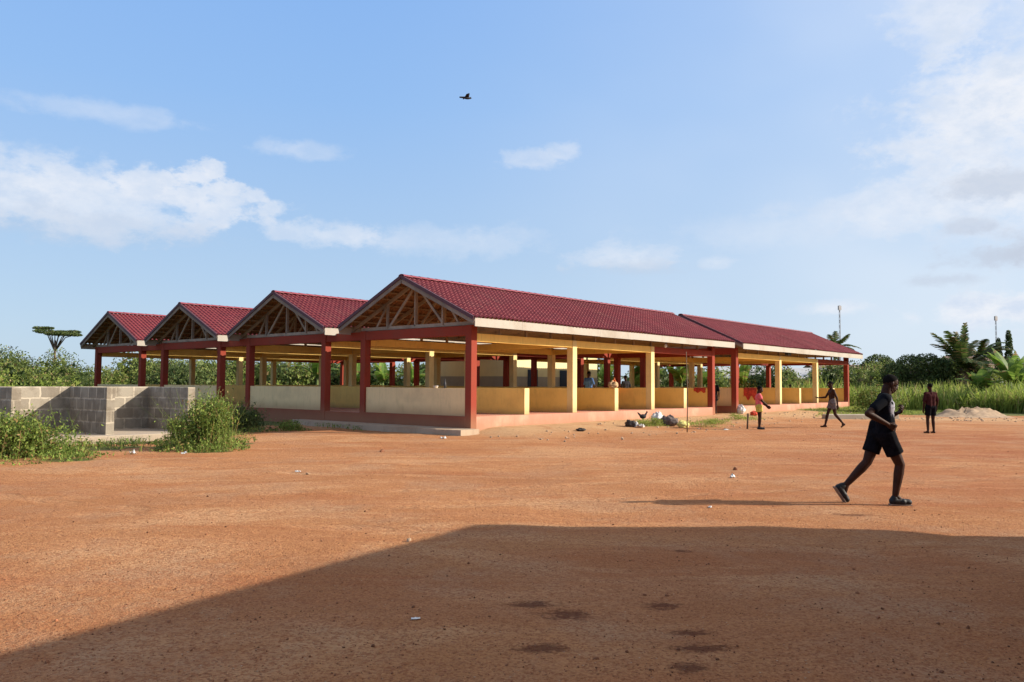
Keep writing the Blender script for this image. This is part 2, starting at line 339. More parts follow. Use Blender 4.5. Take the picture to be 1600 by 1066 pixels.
class MB:
    def __init__(s): s.v = []; s.f = []; s.n = 0; s.sm = []
    def add(s, vs, fs, smooth=False):
        vs = np.asarray(vs, float).reshape(-1, 3); s.v.append(vs)
        s.f += [tuple(i + s.n for i in f) for f in fs]; s.sm += [smooth] * len(fs); s.n += len(vs); return s
    def box(s, x0, x1, y0, y1, z0, z1):
        vs = [(x, y, z) for z in (z0, z1) for y in (y0, y1) for x in (x0, x1)]
        return s.add(vs, [(0, 2, 3, 1), (4, 5, 7, 6), (0, 1, 5, 4), (2, 6, 7, 3), (0, 4, 6, 2), (1, 3, 7, 5)])
    def bar(s, p, q, w, h, up=(0, 0, 1)):
        p = Vector(p); q = Vector(q); d = (q - p).normalized(); u = Vector(up); sd_ = d.cross(u)
        if sd_.length < 1e-4: sd_ = d.cross(Vector((1, 0, 0)))
        sd_.normalize(); u = sd_.cross(d).normalized()
        vs = [e + sd_ * (a * w / 2) + u * (b * h / 2) for e in (p, q) for (a, b) in ((-1, -1), (1, -1), (1, 1), (-1, 1))]
        return s.add([tuple(v) for v in vs], [(0, 3, 2, 1), (4, 5, 6, 7), (0, 1, 5, 4), (1, 2, 6, 5), (2, 3, 7, 6), (3, 0, 4, 7)])
    def tube(s, pts, rad, n=8, smooth=True, cap=True):
        pts = [Vector(p) for p in pts]; N = len(pts); rad = rad if hasattr(rad, '__len__') else [rad] * N
        vs = []; prev = None
        for i, p in enumerate(pts):
            d = (pts[min(i + 1, N - 1)] - pts[max(i - 1, 0)]).normalized()
            a = (prev if prev is not None else (Vector((1, 0, 0)) if abs(d.x) < .8 else Vector((0, 1, 0))))
            a = (a - d * a.dot(d)).normalized(); b = d.cross(a); prev = a
            for k in range(n):
                th = 2 * math.pi * k / n; vs.append(tuple(p + (a * math.cos(th) + b * math.sin(th)) * rad[i]))
        fs = [(i * n + k, i * n + (k + 1) % n, (i + 1) * n + (k + 1) % n, (i + 1) * n + k) for i in range(N - 1) for k in range(n)]
        if cap: fs += [tuple(range(n))[::-1], tuple((N - 1) * n + k for k in range(n))]
        return s.add(vs, fs, smooth)
    def capsule(s, p, q, r0, r1, n=14):
        p = Vector(p); q = Vector(q); d = q - p; L = d.length; d = d.normalized() if L > 1e-6 else Vector((0, 0, 1))
        pts, rr = [], []
        for k in range(1, 5):
            a = math.pi / 2 * k / 4; pts.append(p - d * r0 * math.cos(a)); rr.append(r0 * math.sin(a))
        for k in range(0, 4):
            a = math.pi / 2 * k / 4; pts.append(q + d * r1 * math.sin(a)); rr.append(r1 * math.cos(a))
        if L < 1e-4: pts[4] = pts[4] + d * 1e-4
        return s.tube(pts, rr, n)
    def ell(s, c, r, rot=None, n=16, m=10):
        vs = []; fs = []
        M = rot if rot is not None else Matrix.Identity(3)
        for i in range(m + 1):
            a = math.pi * i / m
            for k in range(n):
                b = 2 * math.pi * k / n
                v = M @ Vector((r[0] * math.sin(a) * math.cos(b), r[1] * math.sin(a) * math.sin(b), r[2] * math.cos(a)))
                vs.append((c[0] + v.x, c[1] + v.y, c[2] + v.z))
        for i in range(m):
            for k in range(n):
                fs.append((i * n + k, (i + 1) * n + k, (i + 1) * n + (k + 1) % n, i * n + (k + 1) % n))
        return s.add(vs, fs, True)
    def mesh(s, name, m):
        me = bpy.data.meshes.new(name); me.from_pydata([tuple(v) for v in np.concatenate(s.v)], [], s.f); me.update()
        me.polygons.foreach_set('use_smooth', s.sm)
        if m: me.materials.append(MATS[m])
        return me
    def build(s, name, m, parent=None, bevel=0, **kw):
        o = bpy.data.objects.new(name, s.mesh(name, m)); COL.objects.link(o)
        if parent is not None: o.parent = parent
        if bevel:
            b = o.modifiers.new('bevel', 'BEVEL'); b.width = bevel; b.segments = 2; b.limit_method = 'ANGLE'
        return tag(o, **kw)
    def remesh(s, name, m, parent, voxel, smooth=6, **kw):
        o = s.build(name, m, None); mo = o.modifiers.new('r', 'REMESH'); mo.mode = 'VOXEL'; mo.voxel_size = voxel
        sm = o.modifiers.new('s', 'SMOOTH'); sm.iterations = smooth; sm.factor = .5
        bpy.context.view_layer.update()
        me = bpy.data.meshes.new_from_object(o.evaluated_get(bpy.context.evaluated_depsgraph_get()))
        o.modifiers.clear(); old = o.data; o.data = me; bpy.data.meshes.remove(old)
        me.polygons.foreach_set('use_smooth', [True] * len(me.polygons)); me.name = name
        if not me.materials: me.materials.append(MATS[m])
        if parent is not None: o.parent = parent
        return tag(o, **kw)

def unit(v): return v / (np.linalg.norm(v, axis=-1, keepdims=True) + 1e-9)
def leaves(c, ln, wd, up=None, upw=0.0):
    """one diamond leaf at each centre c, random facing; up/upw leans the long axis"""
    n = len(c); a = unit(rng.normal(size=(n, 3)))
    if up is not None: a = unit(a + np.asarray(up) * upw)
    b = unit(np.cross(a, rng.normal(size=(n, 3))))
    ln = (ln * rng.uniform(.6, 1.35, n))[:, None]; wd = (wd * rng.uniform(.6, 1.3, n))[:, None]
    nn = np.cross(a, b) * wd * .35
    return np.stack([c - a * ln / 2, c - b * wd / 2 + nn, c + a * ln / 2, c + b * wd / 2 + nn], 1)     # n,4,3
def blades(c, h, wd, lean=.35):
    n = len(c); th = rng.uniform(0, 2 * math.pi, n); s_ = np.stack([np.cos(th), np.sin(th), 0 * th], 1)
    h = (h * rng.uniform(.5, 1.2, n))[:, None]; ld = rng.normal(size=(n, 3)) * lean; ld[:, 2] = 0
    top = c + np.array([0, 0, 1]) * h + ld * h
    mid = c + np.array([0, 0, .55]) * h + ld * h * .3
    w_ = wd * rng.uniform(.6, 1.3, n)[:, None]
    return np.stack([c - s_ * w_ / 2, c + s_ * w_ / 2, mid + s_ * w_ * .45, mid - s_ * w_ * .45], 1), np.stack([mid - s_ * w_ * .45, mid + s_ * w_ * .45, top + s_ * w_ * .08, top - s_ * w_ * .08], 1)
def quads(name, q, m, parent=None, **kw):
    q = np.concatenate(q) if isinstance(q, list) else q
    n = len(q); me = bpy.data.meshes.new(name)
    me.vertices.add(n * 4); me.vertices.foreach_set('co', q.reshape(-1).astype(np.float32))
    me.loops.add(n * 4); me.loops.foreach_set('vertex_index', np.arange(n * 4, dtype=np.int32))
    me.polygons.add(n); me.polygons.foreach_set('loop_start', np.arange(0, n * 4, 4, dtype=np.int32))
    me.polygons.foreach_set('loop_total', np.full(n, 4, dtype=np.int32))
    me.update(calc_edges=True); me.materials.append(MATS[m])
    o = bpy.data.objects.new(name, me); COL.objects.link(o)
    if parent is not None: o.parent = parent
    return tag(o, **kw)

# ------------------------------------------------------------------ layout of the market
AZ = R(40.693); ROT = math.pi / 2 - AZ; X0, Y0 = -1.247, 24.672
def W2(u, v, z=0.0):
    return (X0 + u * math.sin(AZ) - v * math.cos(AZ), Y0 + u * math.cos(AZ) + v * math.sin(AZ), z)
def UV(X, Y):
    X = X - X0; Y = Y - Y0
    return X * math.sin(AZ) + Y * math.cos(AZ), -X * math.cos(AZ) + Y * math.sin(AZ)
SW, SP, BAY, S2 = 5.368, 7.381, 5.369, 18.439        # shed width, shed pitch, bay, start of the second block
ZF, ZB, ZW, ZT, ZR, ZE = .182, .534, 1.40, 3.035, 4.98, 3.52

def sstep(a, b, x): 
    k = np.clip((x - a) / (b - a), 0, 1); return k * k * (3 - 2 * k)
def fbm(x, y, s, o=4):
    r = 0; amp = 1
    for i in range(o):
        r = r + amp * (np.sin(x * s * 1.3 + 1.7 * i + 1.9 * np.sin(y * s * .9 + i)) * np.cos(y * s * 1.1 + 2.3 * i + 1.5 * np.sin(x * s * .7 - i))); s *= 2.1; amp *= .55
    return r
def gz(X, Y):
    X = np.asarray(X, float); Y = np.asarray(Y, float); u, v = UV(X, Y)
    du = np.maximum(np.maximum(-u, u - 36), 0); dvr = np.maximum(-v, 0); dvl = np.maximum(v - 28, 0)
    side = .185 * (1 - sstep(0.0, 3.2, np.hypot(dvr, dvl))) * (1 - sstep(0.0, 1.0, du)) * sstep(-.4, 1.2, u)
    near = .014 * fbm(X, Y, .8, 4) * sstep(2, 6, Y)
    return side * (1 - .9 * sstep(0, .5, v) * 0) + near * (1 - sstep(0, .5, side) * .5)
def gz1(x, y): return float(gz(x, y))

def axis(lo, hi, step, far, k=1.25):
    c = list(np.arange(lo, hi + 1e-6, step)); s_ = step; a = hi
    while a < far: s_ *= k; a += s_; c.append(a)
    s_ = step; a = lo; pre = []
    while a > -far: s_ *= k; a -= s_; pre.append(a)
    return np.array(pre[::-1] + c)
xs = axis(-18, 30, .22, 900); ys = axis(3, 46, .22, 1200)
GX, GY = np.meshgrid(xs, ys); GZ = gz(GX, GY)
# how overgrown (red), how sandy (green), how red-churned (blue) each place is
U_, V_ = UV(GX, GY)
def cover(X, Y):
    u, v = UV(X, Y)
    line = np.interp(X, [-60, -12, -9.4, -8.5, -7.3, -6.1, -5.6, -4], [17, 14.6, 14.8, 15.6, 16.9, 18.4, 20.5, 26])   # front edge of the weeds on the left
    left = sstep(-.5, .5, Y - line) * (1 - sstep(-6.2, -5.3, X + .1 * (Y - 18) * (Y < 26) * -1.0))
    left = left * (1 - sstep(-.4, .4, X - (-6.1 - .27 * np.clip(Y - 19, 0, 8)))); left = left * (.62 + .5 * fbm(X, Y, .9, 3)) * (1 - .45 * np.exp(-((v - 3.0) / .8) ** 2)) * (1 - .5 * ((v > 3.9) & (v < 7.3) & (u > -15) & (u < -6)))
    behind = sstep(.4, 1.6, v) * sstep(-4, -2.8, u - .0) * (v > 8.5)
    far = sstep(0, 1.5, Y - (43.5 - .12 * (X - 16))) * sstep(13, 17, X)
    far2 = sstep(36.8, 38.5, u) + sstep(28, 30, v) + sstep(46, 50, Y)
    patch = .55 * np.exp(-(((u - 27) / 6) ** 2 + ((v + 2.6) / 1.1) ** 2)) + .5 * np.exp(-(((u - 9) / 3.0) ** 2 + ((v + 2.0) / .7) ** 2)) + .45 * np.exp(-(((u - 16) / 2.5) ** 2 + ((v + 1.8) / .6) ** 2)) + .45 * np.exp(-(((u + 1.0) / .7) ** 2 + ((v - 4.5) / 5) ** 2))
    return np.clip(np.maximum.reduce([left, behind, far, np.clip(far2, 0, 1)]) + patch, 0, 1)
cov_g = cover(GX, GY)
sand_g = np.clip((1 - sstep(.5, 3.4, -V_)) * (V_ < .4) * sstep(-.6, .6, U_) * (U_ < 37) + .9 * np.exp(-((GY - (39 - .15 * (GX - 16))) / 2.2) ** 2) * sstep(12, 16, GX), 0, 1)
red_g = np.clip(.9 * sstep(16, 20, GY) * (1 - sstep(27, 31, GY)) * sstep(5, 12, GX) + .55 * sstep(9.5, 12, GY) * (1 - sstep(17, 20, GY)) * sstep(1, 6, GX) + .25 * (1 - sstep(6, 8, GY)), 0, 1)
nx, ny = len(xs), len(ys)
me = bpy.data.meshes.new('ground'); idx = np.arange(nx * ny).reshape(ny, nx)
f = np.stack([idx[:-1, :-1], idx[:-1, 1:], idx[1:, 1:], idx[1:, :-1]], -1).reshape(-1, 4)
me.vertices.add(nx * ny); me.vertices.foreach_set('co', np.stack([GX, GY, GZ], -1).reshape(-1).astype(np.float32))
me.loops.add(len(f) * 4); me.loops.foreach_set('vertex_index', f.reshape(-1).astype(np.int32))
me.polygons.add(len(f)); me.polygons.foreach_set('loop_start', np.arange(0, len(f) * 4, 4, dtype=np.int32)); me.polygons.foreach_set('loop_total', np.full(len(f), 4, dtype=np.int32))
me.update(calc_edges=True); me.polygons.foreach_set('use_smooth', [True] * len(f))
ca = me.color_attributes.new('cover', 'FLOAT_COLOR', 'POINT')
ca.data.foreach_set('color', np.stack([cov_g, sand_g, red_g, np.ones_like(cov_g)], -1).reshape(-1).astype(np.float32))
me.materials.append(MATS['laterite'])
go = bpy.data.objects.new('ground', me); COL.objects.link(go); tag(go, 'bare red laterite yard running out into rough grass', 'ground', kind='structure')

# ------------------------------------------------------------------ market shed (one block of three bays)
OU, OV, UE = .50, .56, 16.107 + .95
def tile_slope(side):
    """pressed metal tiles: waves along the eave, a lip at every course"""
    per = .195; nu = int((UE + OU) / per * 8); us = np.linspace(-OU, UE, nu)
    ve = -OV - .06 if side == 0 else SW + OV + .06; vr = SW / 2
    run = abs(vr - ve); nrow = 14; V, Z = [], []
    rise = ZR - ZE; sl = rise / (vr + OV)
    for k in range(nrow):
        for tt, dz in ((k / nrow, .018), ((k + .985) / nrow, .0)):
            V.append(ve + (vr - ve) * tt); Z.append(ZE - .06 * sl + run * sl * tt + dz + .02)
    V = np.array(V); Z = np.array(Z)
    ph = (us / per) % 1.0; wv = .050 * np.where(ph < .62, np.sin(math.pi * ph / .62) ** .8, -.12 * np.sin(math.pi * (ph - .62) / .38))
    sag = .022 * np.sin(us * .9) + .014 * np.sin(us * 2.3 + side)
    UU, VV = np.meshgrid(us, V); ZZ = Z[:, None] + wv[None, :] + sag[None, :] * (1 - np.linspace(0, 1, len(Z)))[:, None] * .6
    idx = np.arange(UU.size).reshape(UU.shape)
    f = np.stack([idx[:-1, :-1], idx[:-1, 1:], idx[1:, 1:], idx[1:, :-1]], -1).reshape(-1, 4)
    if side: f = f[:, ::-1]
    m = MB(); m.add(np.stack([UU, VV, ZZ], -1).reshape(-1, 3), [tuple(int(i) for i in q) for q in f], False)
    return m
def zroof(v): return ZE + (ZR - ZE) * (1 - abs(v - SW / 2) / (SW / 2 + OV))

def make_shed(label):
    r = empty('market_shed', W2(0, 0), ROT, label=label, cat='market shed', group='open market sheds with red tiled gable roofs')
    L = 3 * BAY
    MB().box(.004, L + .12, .004, SW - .004, -.1, ZB).build('plinth', 'plinth_paint', r)
    MB().box(.03, L + .1, SW - .004, SP + .002, -.1, ZB - .02).build('passage_floor', 'plinth_paint', r)
    MB().box(-.001, .03, .262, SW - .262, .0, ZB + .001).build('front_band', 'red_paint', r)
    MB().box(.015, .05, SW + .001, SP - .001, .0, ZB - .018).build('front_band', 'red_paint', r)
    for k in range(4):
        for s_ in (0, 1):
            u0 = 0 if k == 0 else k * BAY - .13; v0 = 0 if s_ == 0 else SW - .26
            red = k in (0, 3)
            MB().box(u0, u0 + .26, v0, v0 + .26, .05 if red else ZB, 3.11 if not red else 3.36).build('column', 'red_paint' if red else 'yellow_paint', r, .012)
    for s_ in (0, 1):
        v0 = .02 if s_ == 0 else SW - .24
        for k in range(3):
            a = (.26 if k == 0 else k * BAY - .13 if k else 0); b = (k + 1) * BAY - .13
            MB().box(a, b, v0, v0 + .22, 2.855, 3.11).build('side_beam', 'ochre_paint' if k < 2 else 'red_paint', r, .01)
    for k in range(4):
        u0 = .02 if k == 0 else k * BAY - .11
        MB().box(u0, u0 + .22, .26, SW - .26, ZT if k == 0 else 2.865, 3.345 if k == 0 else 3.10).build('cross_beam', 'red_paint' if k in (0, 3) else 'ochre_paint', r, .01)
    MB().box(.03, .22, SW, SP, ZT + .01, 3.33).build('link_beam', 'red_paint', r, .01)
    # low walls: one across the front, one dividing each half bay
    MB().box(.07, .22, .26, SW - .26, ZB, ZW).build('front_wall', 'cream_paint', r, .008)
    for k in range(1, 7):
        uc = k * BAY / 2; a, b = (.02, SW - .02) if k % 2 else (.26, SW - .26)
        p = MB().box(uc - .10, uc + .10, a, b, ZB, ZW).build('stall_divider', 'ochre_paint', r, .008)
        if k % 2:
            MB().box(uc - .125, uc + .125, -.004, a, ZB + .002, ZW + .003).build('end_post', 'yellow_paint', p, .008)
    # trusses
    def truss(u, wd=.05):
        m = MB(); zc = 3.42
        m.bar((u, -.1, zc), (u, SW + .1, zc), wd, .11)
        for e in (.13, SW - .13): m.bar((u + .001, e, 3.09 if u > .2 else 3.34), (u + .001, e, zc - .05), .07, .09)
        c = SW / 2
        for sg in (-1, 1):
            m.bar((u, c + sg * (c + OV), zroof(c + sg * (c + OV)) - .10), (u, c, ZR - .10), wd, .12, (0, 0, 1))
            q = c + sg * c * .5; e = c + sg * c * .75; 
            m.bar((u - .03, q, zc), (u - .03, q, zroof(q) - .12), wd, .09)
            m.bar((u + .03, q, zc), (u + .03, c + sg * .12, ZR - .28), wd, .08)
            m.bar((u + .03, e, zc), (u + .03, q + sg * .12, zroof(q) - .2), wd, .07)
        m.bar((u + .03, c, zc), (u + .03, c, ZR - .15), wd, .11)
        return m
    for i in range(13):
        u = .12 + i * (L - .1) / 12
        truss(u).build('roof_truss', 'grey_wood' if i == 0 else 'brown_wood', r)
    # purlins under the tiles, then the tiles
    m = MB()
    for s_ in (0, 1):
        for k in range(9):
            t_ = k / 8; c = SW / 2; v = (c + (-1 if s_ == 0 else 1) * (c + OV - .05) * (1 - t_ * .97))
            m.box(-OU + .05, UE - .05, v - .03, v + .03, zroof(v) - .045, zroof(v) - .005)
    m.build('purlins', 'brown_wood', r)
    for s_ in (0, 1):
        tile_slope(s_).build('roof_slope', 'roof_tile', r)
    m = MB(); n = 9
    pts = []
    for k in range(n): 
        a = math.pi * k / (n - 1); pts.append((SW / 2 + .14 * math.cos(a), ZR + .035 + .075 * math.sin(a)))
    us = np.arange(-OU - .02, UE + .02, .38)
    for a0 in us:
        b0 = min(a0 + .40, UE + .03); vs = [(u, y, z + (.012 if u == a0 else 0)) for u in (a0, b0) for (y, z) in pts]
        m.add(vs, [(k, k + 1, n + k + 1, n + k) for k in range(n - 1)] + [tuple(range(n))], True)
    m.build('ridge_cap', 'ridge_metal', r)
    c = SW / 2
    for s_ in (0, 1):
        v = -OV - .03 if s_ == 0 else SW + OV + .03
        m = MB(); n = 8                                            # fascia nailed up in slightly uneven lengths
        for k in range(n):
            a0 = -OU + .02 + k * (UE + OU - .04) / n; b0 = -OU + .02 + (k + 1) * (UE + OU - .04) / n - .006; d = random.uniform(-.008, .008)
            m.box(a0, b0, v - .015, v + .015, ZE - .255 + d, ZE - .004)
        m.build('fascia_board', 'fascia_paint', r)
        for u in (-OU, UE):
            b = MB(); e = c + (c + OV + .02) * (-1 if s_ == 0 else 1)
            b.bar((u, e, zroof(e) - .115), (u, c, ZR - .095), .03, .14)
            bb = b.build('barge_board', 'barge_wood', r)
            b = MB(); b.bar((u - .01 * (1 if u < 0 else -1), e, zroof(e) - .0), (u - .01 * (1 if u < 0 else -1), c, ZR + .03), .075, .105); b.build('verge_trim', 'verge_metal', bb)
    return r

shed = make_shed('nearest shed, front gable facing the yard beside the concrete kerb, peak highest in the picture')
s2 = copy_tree(shed); s2.location = W2(S2, 0); s2['label'] = 'shed standing behind the nearest one at the far right end of the row'
s3 = copy_tree(shed); s3.location = W2(0, SP); s3['label'] = 'second shed from the right among the front gables, left of the nearest shed'
s4 = copy_tree(shed); s4.location = W2(0, 2 * SP); s4['label'] = 'third gable from the right, showing behind the grey block stalls'
s5 = copy_tree(shed); s5.location = W2(0, 3 * SP); s5['label'] = 'smallest gabled shed at the far left end of the row'
s6 = copy_tree(shed); s6.location = W2(S2, SP); s6['label'] = 'shed behind the second gable, glimpsed only between the columns'
for ch in list(s5.children):
    if (ch.name.startswith(('link_beam', 'passage_floor')) or (ch.name.startswith('front_band') and ch.bound_box[6][1] > SW)): bpy.data.objects.remove(ch)
for ch in list(s6.children):
    if (ch.name.startswith(('link_beam', 'passage_floor')) or (ch.name.startswith('front_band') and ch.bound_box[6][1] > SW)): bpy.data.objects.remove(ch)
m = MB(); m.box(1220 * 0 + S2 + BAY + .3, S2 + BAY + .62, -.35, -.12, 3.16, 3.28)
fl = empty('flood_light', W2(S2 + BAY + .5, -.2, 3.1), ROT, label='small dark flood light fixed under the eave of the far shed', cat='lamp')
MB().box(-.22, .22, -.1, .08, .05, .2).build('housing', 'dark_metal', fl, .01); MB().box(-.02, .02, -.02, .26, .2, .24).build('bracket', 'dark_metal', fl)
lb = empty('light_bulb', W2(2 * BAY + .6, -.25, 3.1), ROT, label='white bulb hanging under the eave right of the second yellow column', cat='lamp')
MB().ell((0, 0, .05), (.06, .06, .08)).build('globe', 'white_plastic', lb); MB().tube([(0, 0, .1), (0, 0, .42)], .015, 6).build('cord', 'dark_metal', lb)

# concrete apron in front of the gables
ap = MB(); pts = []
n = 60; 
top = []
for i in range(n):
    v = -.35 + i * 9.2 / (n - 1); top.append((-.80 - .05 * math.sin(v * 3) - .03 * random.random() + max(0, v - 6.5) * .2, v))
vs = [(u, v, .165 + .01 * random.random()) for u, v in top] + [(u - .03, v, -.1) for u, v in top] + [(.0, v, .175) for u, v in top]
fs = [(i, i + 1, n + i + 1, n + i) for i in range(n - 1)] + [(2 * n + i, 2 * n + i + 1, i + 1, i) for i in range(n - 1)] + [(0, n, 2 * n), ]
ap.add(vs, fs)
ap.box(-.8, .0, -.36, -.345, -.1, .165)
o = ap.build('concrete_apron', 'concrete', None, label='worn concrete kerb slab along the foot of the nearest gable', cat='kerb'); o.location = W2(0, 0); o.rotation_euler = (0, 0, ROT)

# ------------------------------------------------------------------ closed cream building seen through the sheds
cb = empty('enclosed_building', W2(18.5, 14.95), ROT, label='closed cream building with grey lower wall seen through the nearest shed', cat='building')
LB, WB, HB = 9.9, 6.6, 3.7
MB().box(0, LB, 0, WB, 2.0, HB).build('upper_wall', 'pale_cream', cb)
MB().box(-.012, LB + .012, -.012, WB + .012, 0, 2.0).build('lower_wall', 'grey_plaster', cb)
m = MB(); m.add([(-.4, -.4, HB), (LB + .4, -.4, HB), (LB + .4, WB + .4, HB), (-.4, WB + .4, HB), (-.4, WB / 2, HB + .7), (LB + .4, WB / 2, HB + .7)], [(0, 1, 5, 4), (2, 3, 4, 5), (0, 4, 3), (1, 2, 5), (0, 3, 2, 1)]); m.build('roof', 'brown_roof', cb)
for u in (2.3, 5.6):
    d = MB().box(u, u + .95, -.06, -.02, .25, 2.45).build('door', 'blue_door', cb); MB().box(u + .8, u + .86, -.12, -.06, 1.2, 1.3).build('handle', 'mast_metal', d)
for u in (.5, 7.8):
    d = MB().box(u, u + .7, -.05, -.015, 1.9, 2.75).build('window', 'grey_plaster', cb); 
    mm = MB()
    for k in range(5): mm.box(u + .05, u + .65, -.08, -.05, 1.95 + k * .16, 2.02 + k * .16)
    mm.build('louvre', 'blue_door', d)

# ------------------------------------------------------------------ block stalls on the left
bs = empty('block_stall', W2(0, 0), ROT, label='unfinished grey block stalls in a comb plan among weeds', cat='block wall')
MB().box(-15.6, -6.5, 6.72, 6.94, .1, 1.40).build('back_wall', 'block_wall', bs, .006)
for u in (-6.8, -8.98, -11.16, -13.34, -15.5):
    MB().box(u, u + .21, 4.35, 6.72, .1, 1.397).build('partition', 'block_wall', bs, .006)
MB().box(-15.7, -6.35, 3.95, 7.1, -.1, .18).build('floor_slab', 'slab_concrete', bs, .02)

# ------------------------------------------------------------------ hall behind the photographer's right shoulder: its shadow fills the foreground
TE = math.tan(R(SUN_EL)); HH = 4.0; SH = HH / TE
poly = [(-2.91, 4.68), (-.41, 8.94), (2.48, 8.94), (3.62, 8.72), (4.3, 8.40), (5.16, 8.17), (9.5, 6.6)]
poly = [(x + SH, y) for x, y in poly] + [(18.5, -13), (2.5, -13), (-2.91 + SH - 7.3, 4.68 - 12.4)]
hall = empty('meeting_hall', (12, 0, 0), 0, label='plastered hall just outside the right edge that throws the foreground shadow', cat='building')
def prism(pl, z0, z1):
    n = len(pl); return MB().add([(x - 12, y, z) for z in (z0, z1) for x, y in pl], [tuple(range(n)), tuple(range(2 * n - 1, n - 1, -1))] + [(i, n + i, n + (i + 1) % n, (i + 1) % n) for i in range(n)])
prism(poly, HH - .2, HH).build('roof_slab', 'concrete', hall)
cx_, cy_ = sum(p[0] for p in poly) / len(poly), sum(p[1] for p in poly) / len(poly)
prism([(cx_ + (x - cx_) * .93, cy_ + (y - cy_) * .93) for x, y in poly], -.1, HH - .2).build('wall', 'cream_paint', hall)

# ------------------------------------------------------------------ people
def hand(m, wrist, d, pn, curl, s=1.0, side=1):
    """five fingers of different length on a palm; d = along the hand, pn = palm normal (fingers curl toward it)"""
    d = Vector(d).normalized(); pn = Vector(pn); pn = (pn - d * pn.dot(d)).normalized(); ac = d.cross(pn) * side; wrist = Vector(wrist)
    for k in range(4):
        o = (k - 1.5) * .021 * s
        a = wrist + ac * o * .6 + d * .015 * s; b = wrist + ac * o + d * .085 * s; m.capsule(a, b, .013 * s, .011 * s, 10)
        L = (.040, .046, .043, .034)[k] * s; q = b; ang = 0
        for j in range(3):
            ang += curl * (1, 1.2, .9)[j]; dd = d * math.cos(ang) + pn * math.sin(ang)
            e = q + dd * L * (1, .7, .55)[j]; m.capsule(q, e, (.0095 - j * .0008) * s, (.0088 - j * .0008) * s, 10); q = e
    a = wrist - ac * .018 * s + d * .025 * s; b = a - ac * .028 * s + d * .028 * s + pn * .012 * s; c = b + d * .030 * s + pn * .018 * s + ac * .006 * s
    m.capsule(a, b, .014 * s, .011 * s, 10); m.capsule(b, c, .0105 * s, .009 * s, 10)

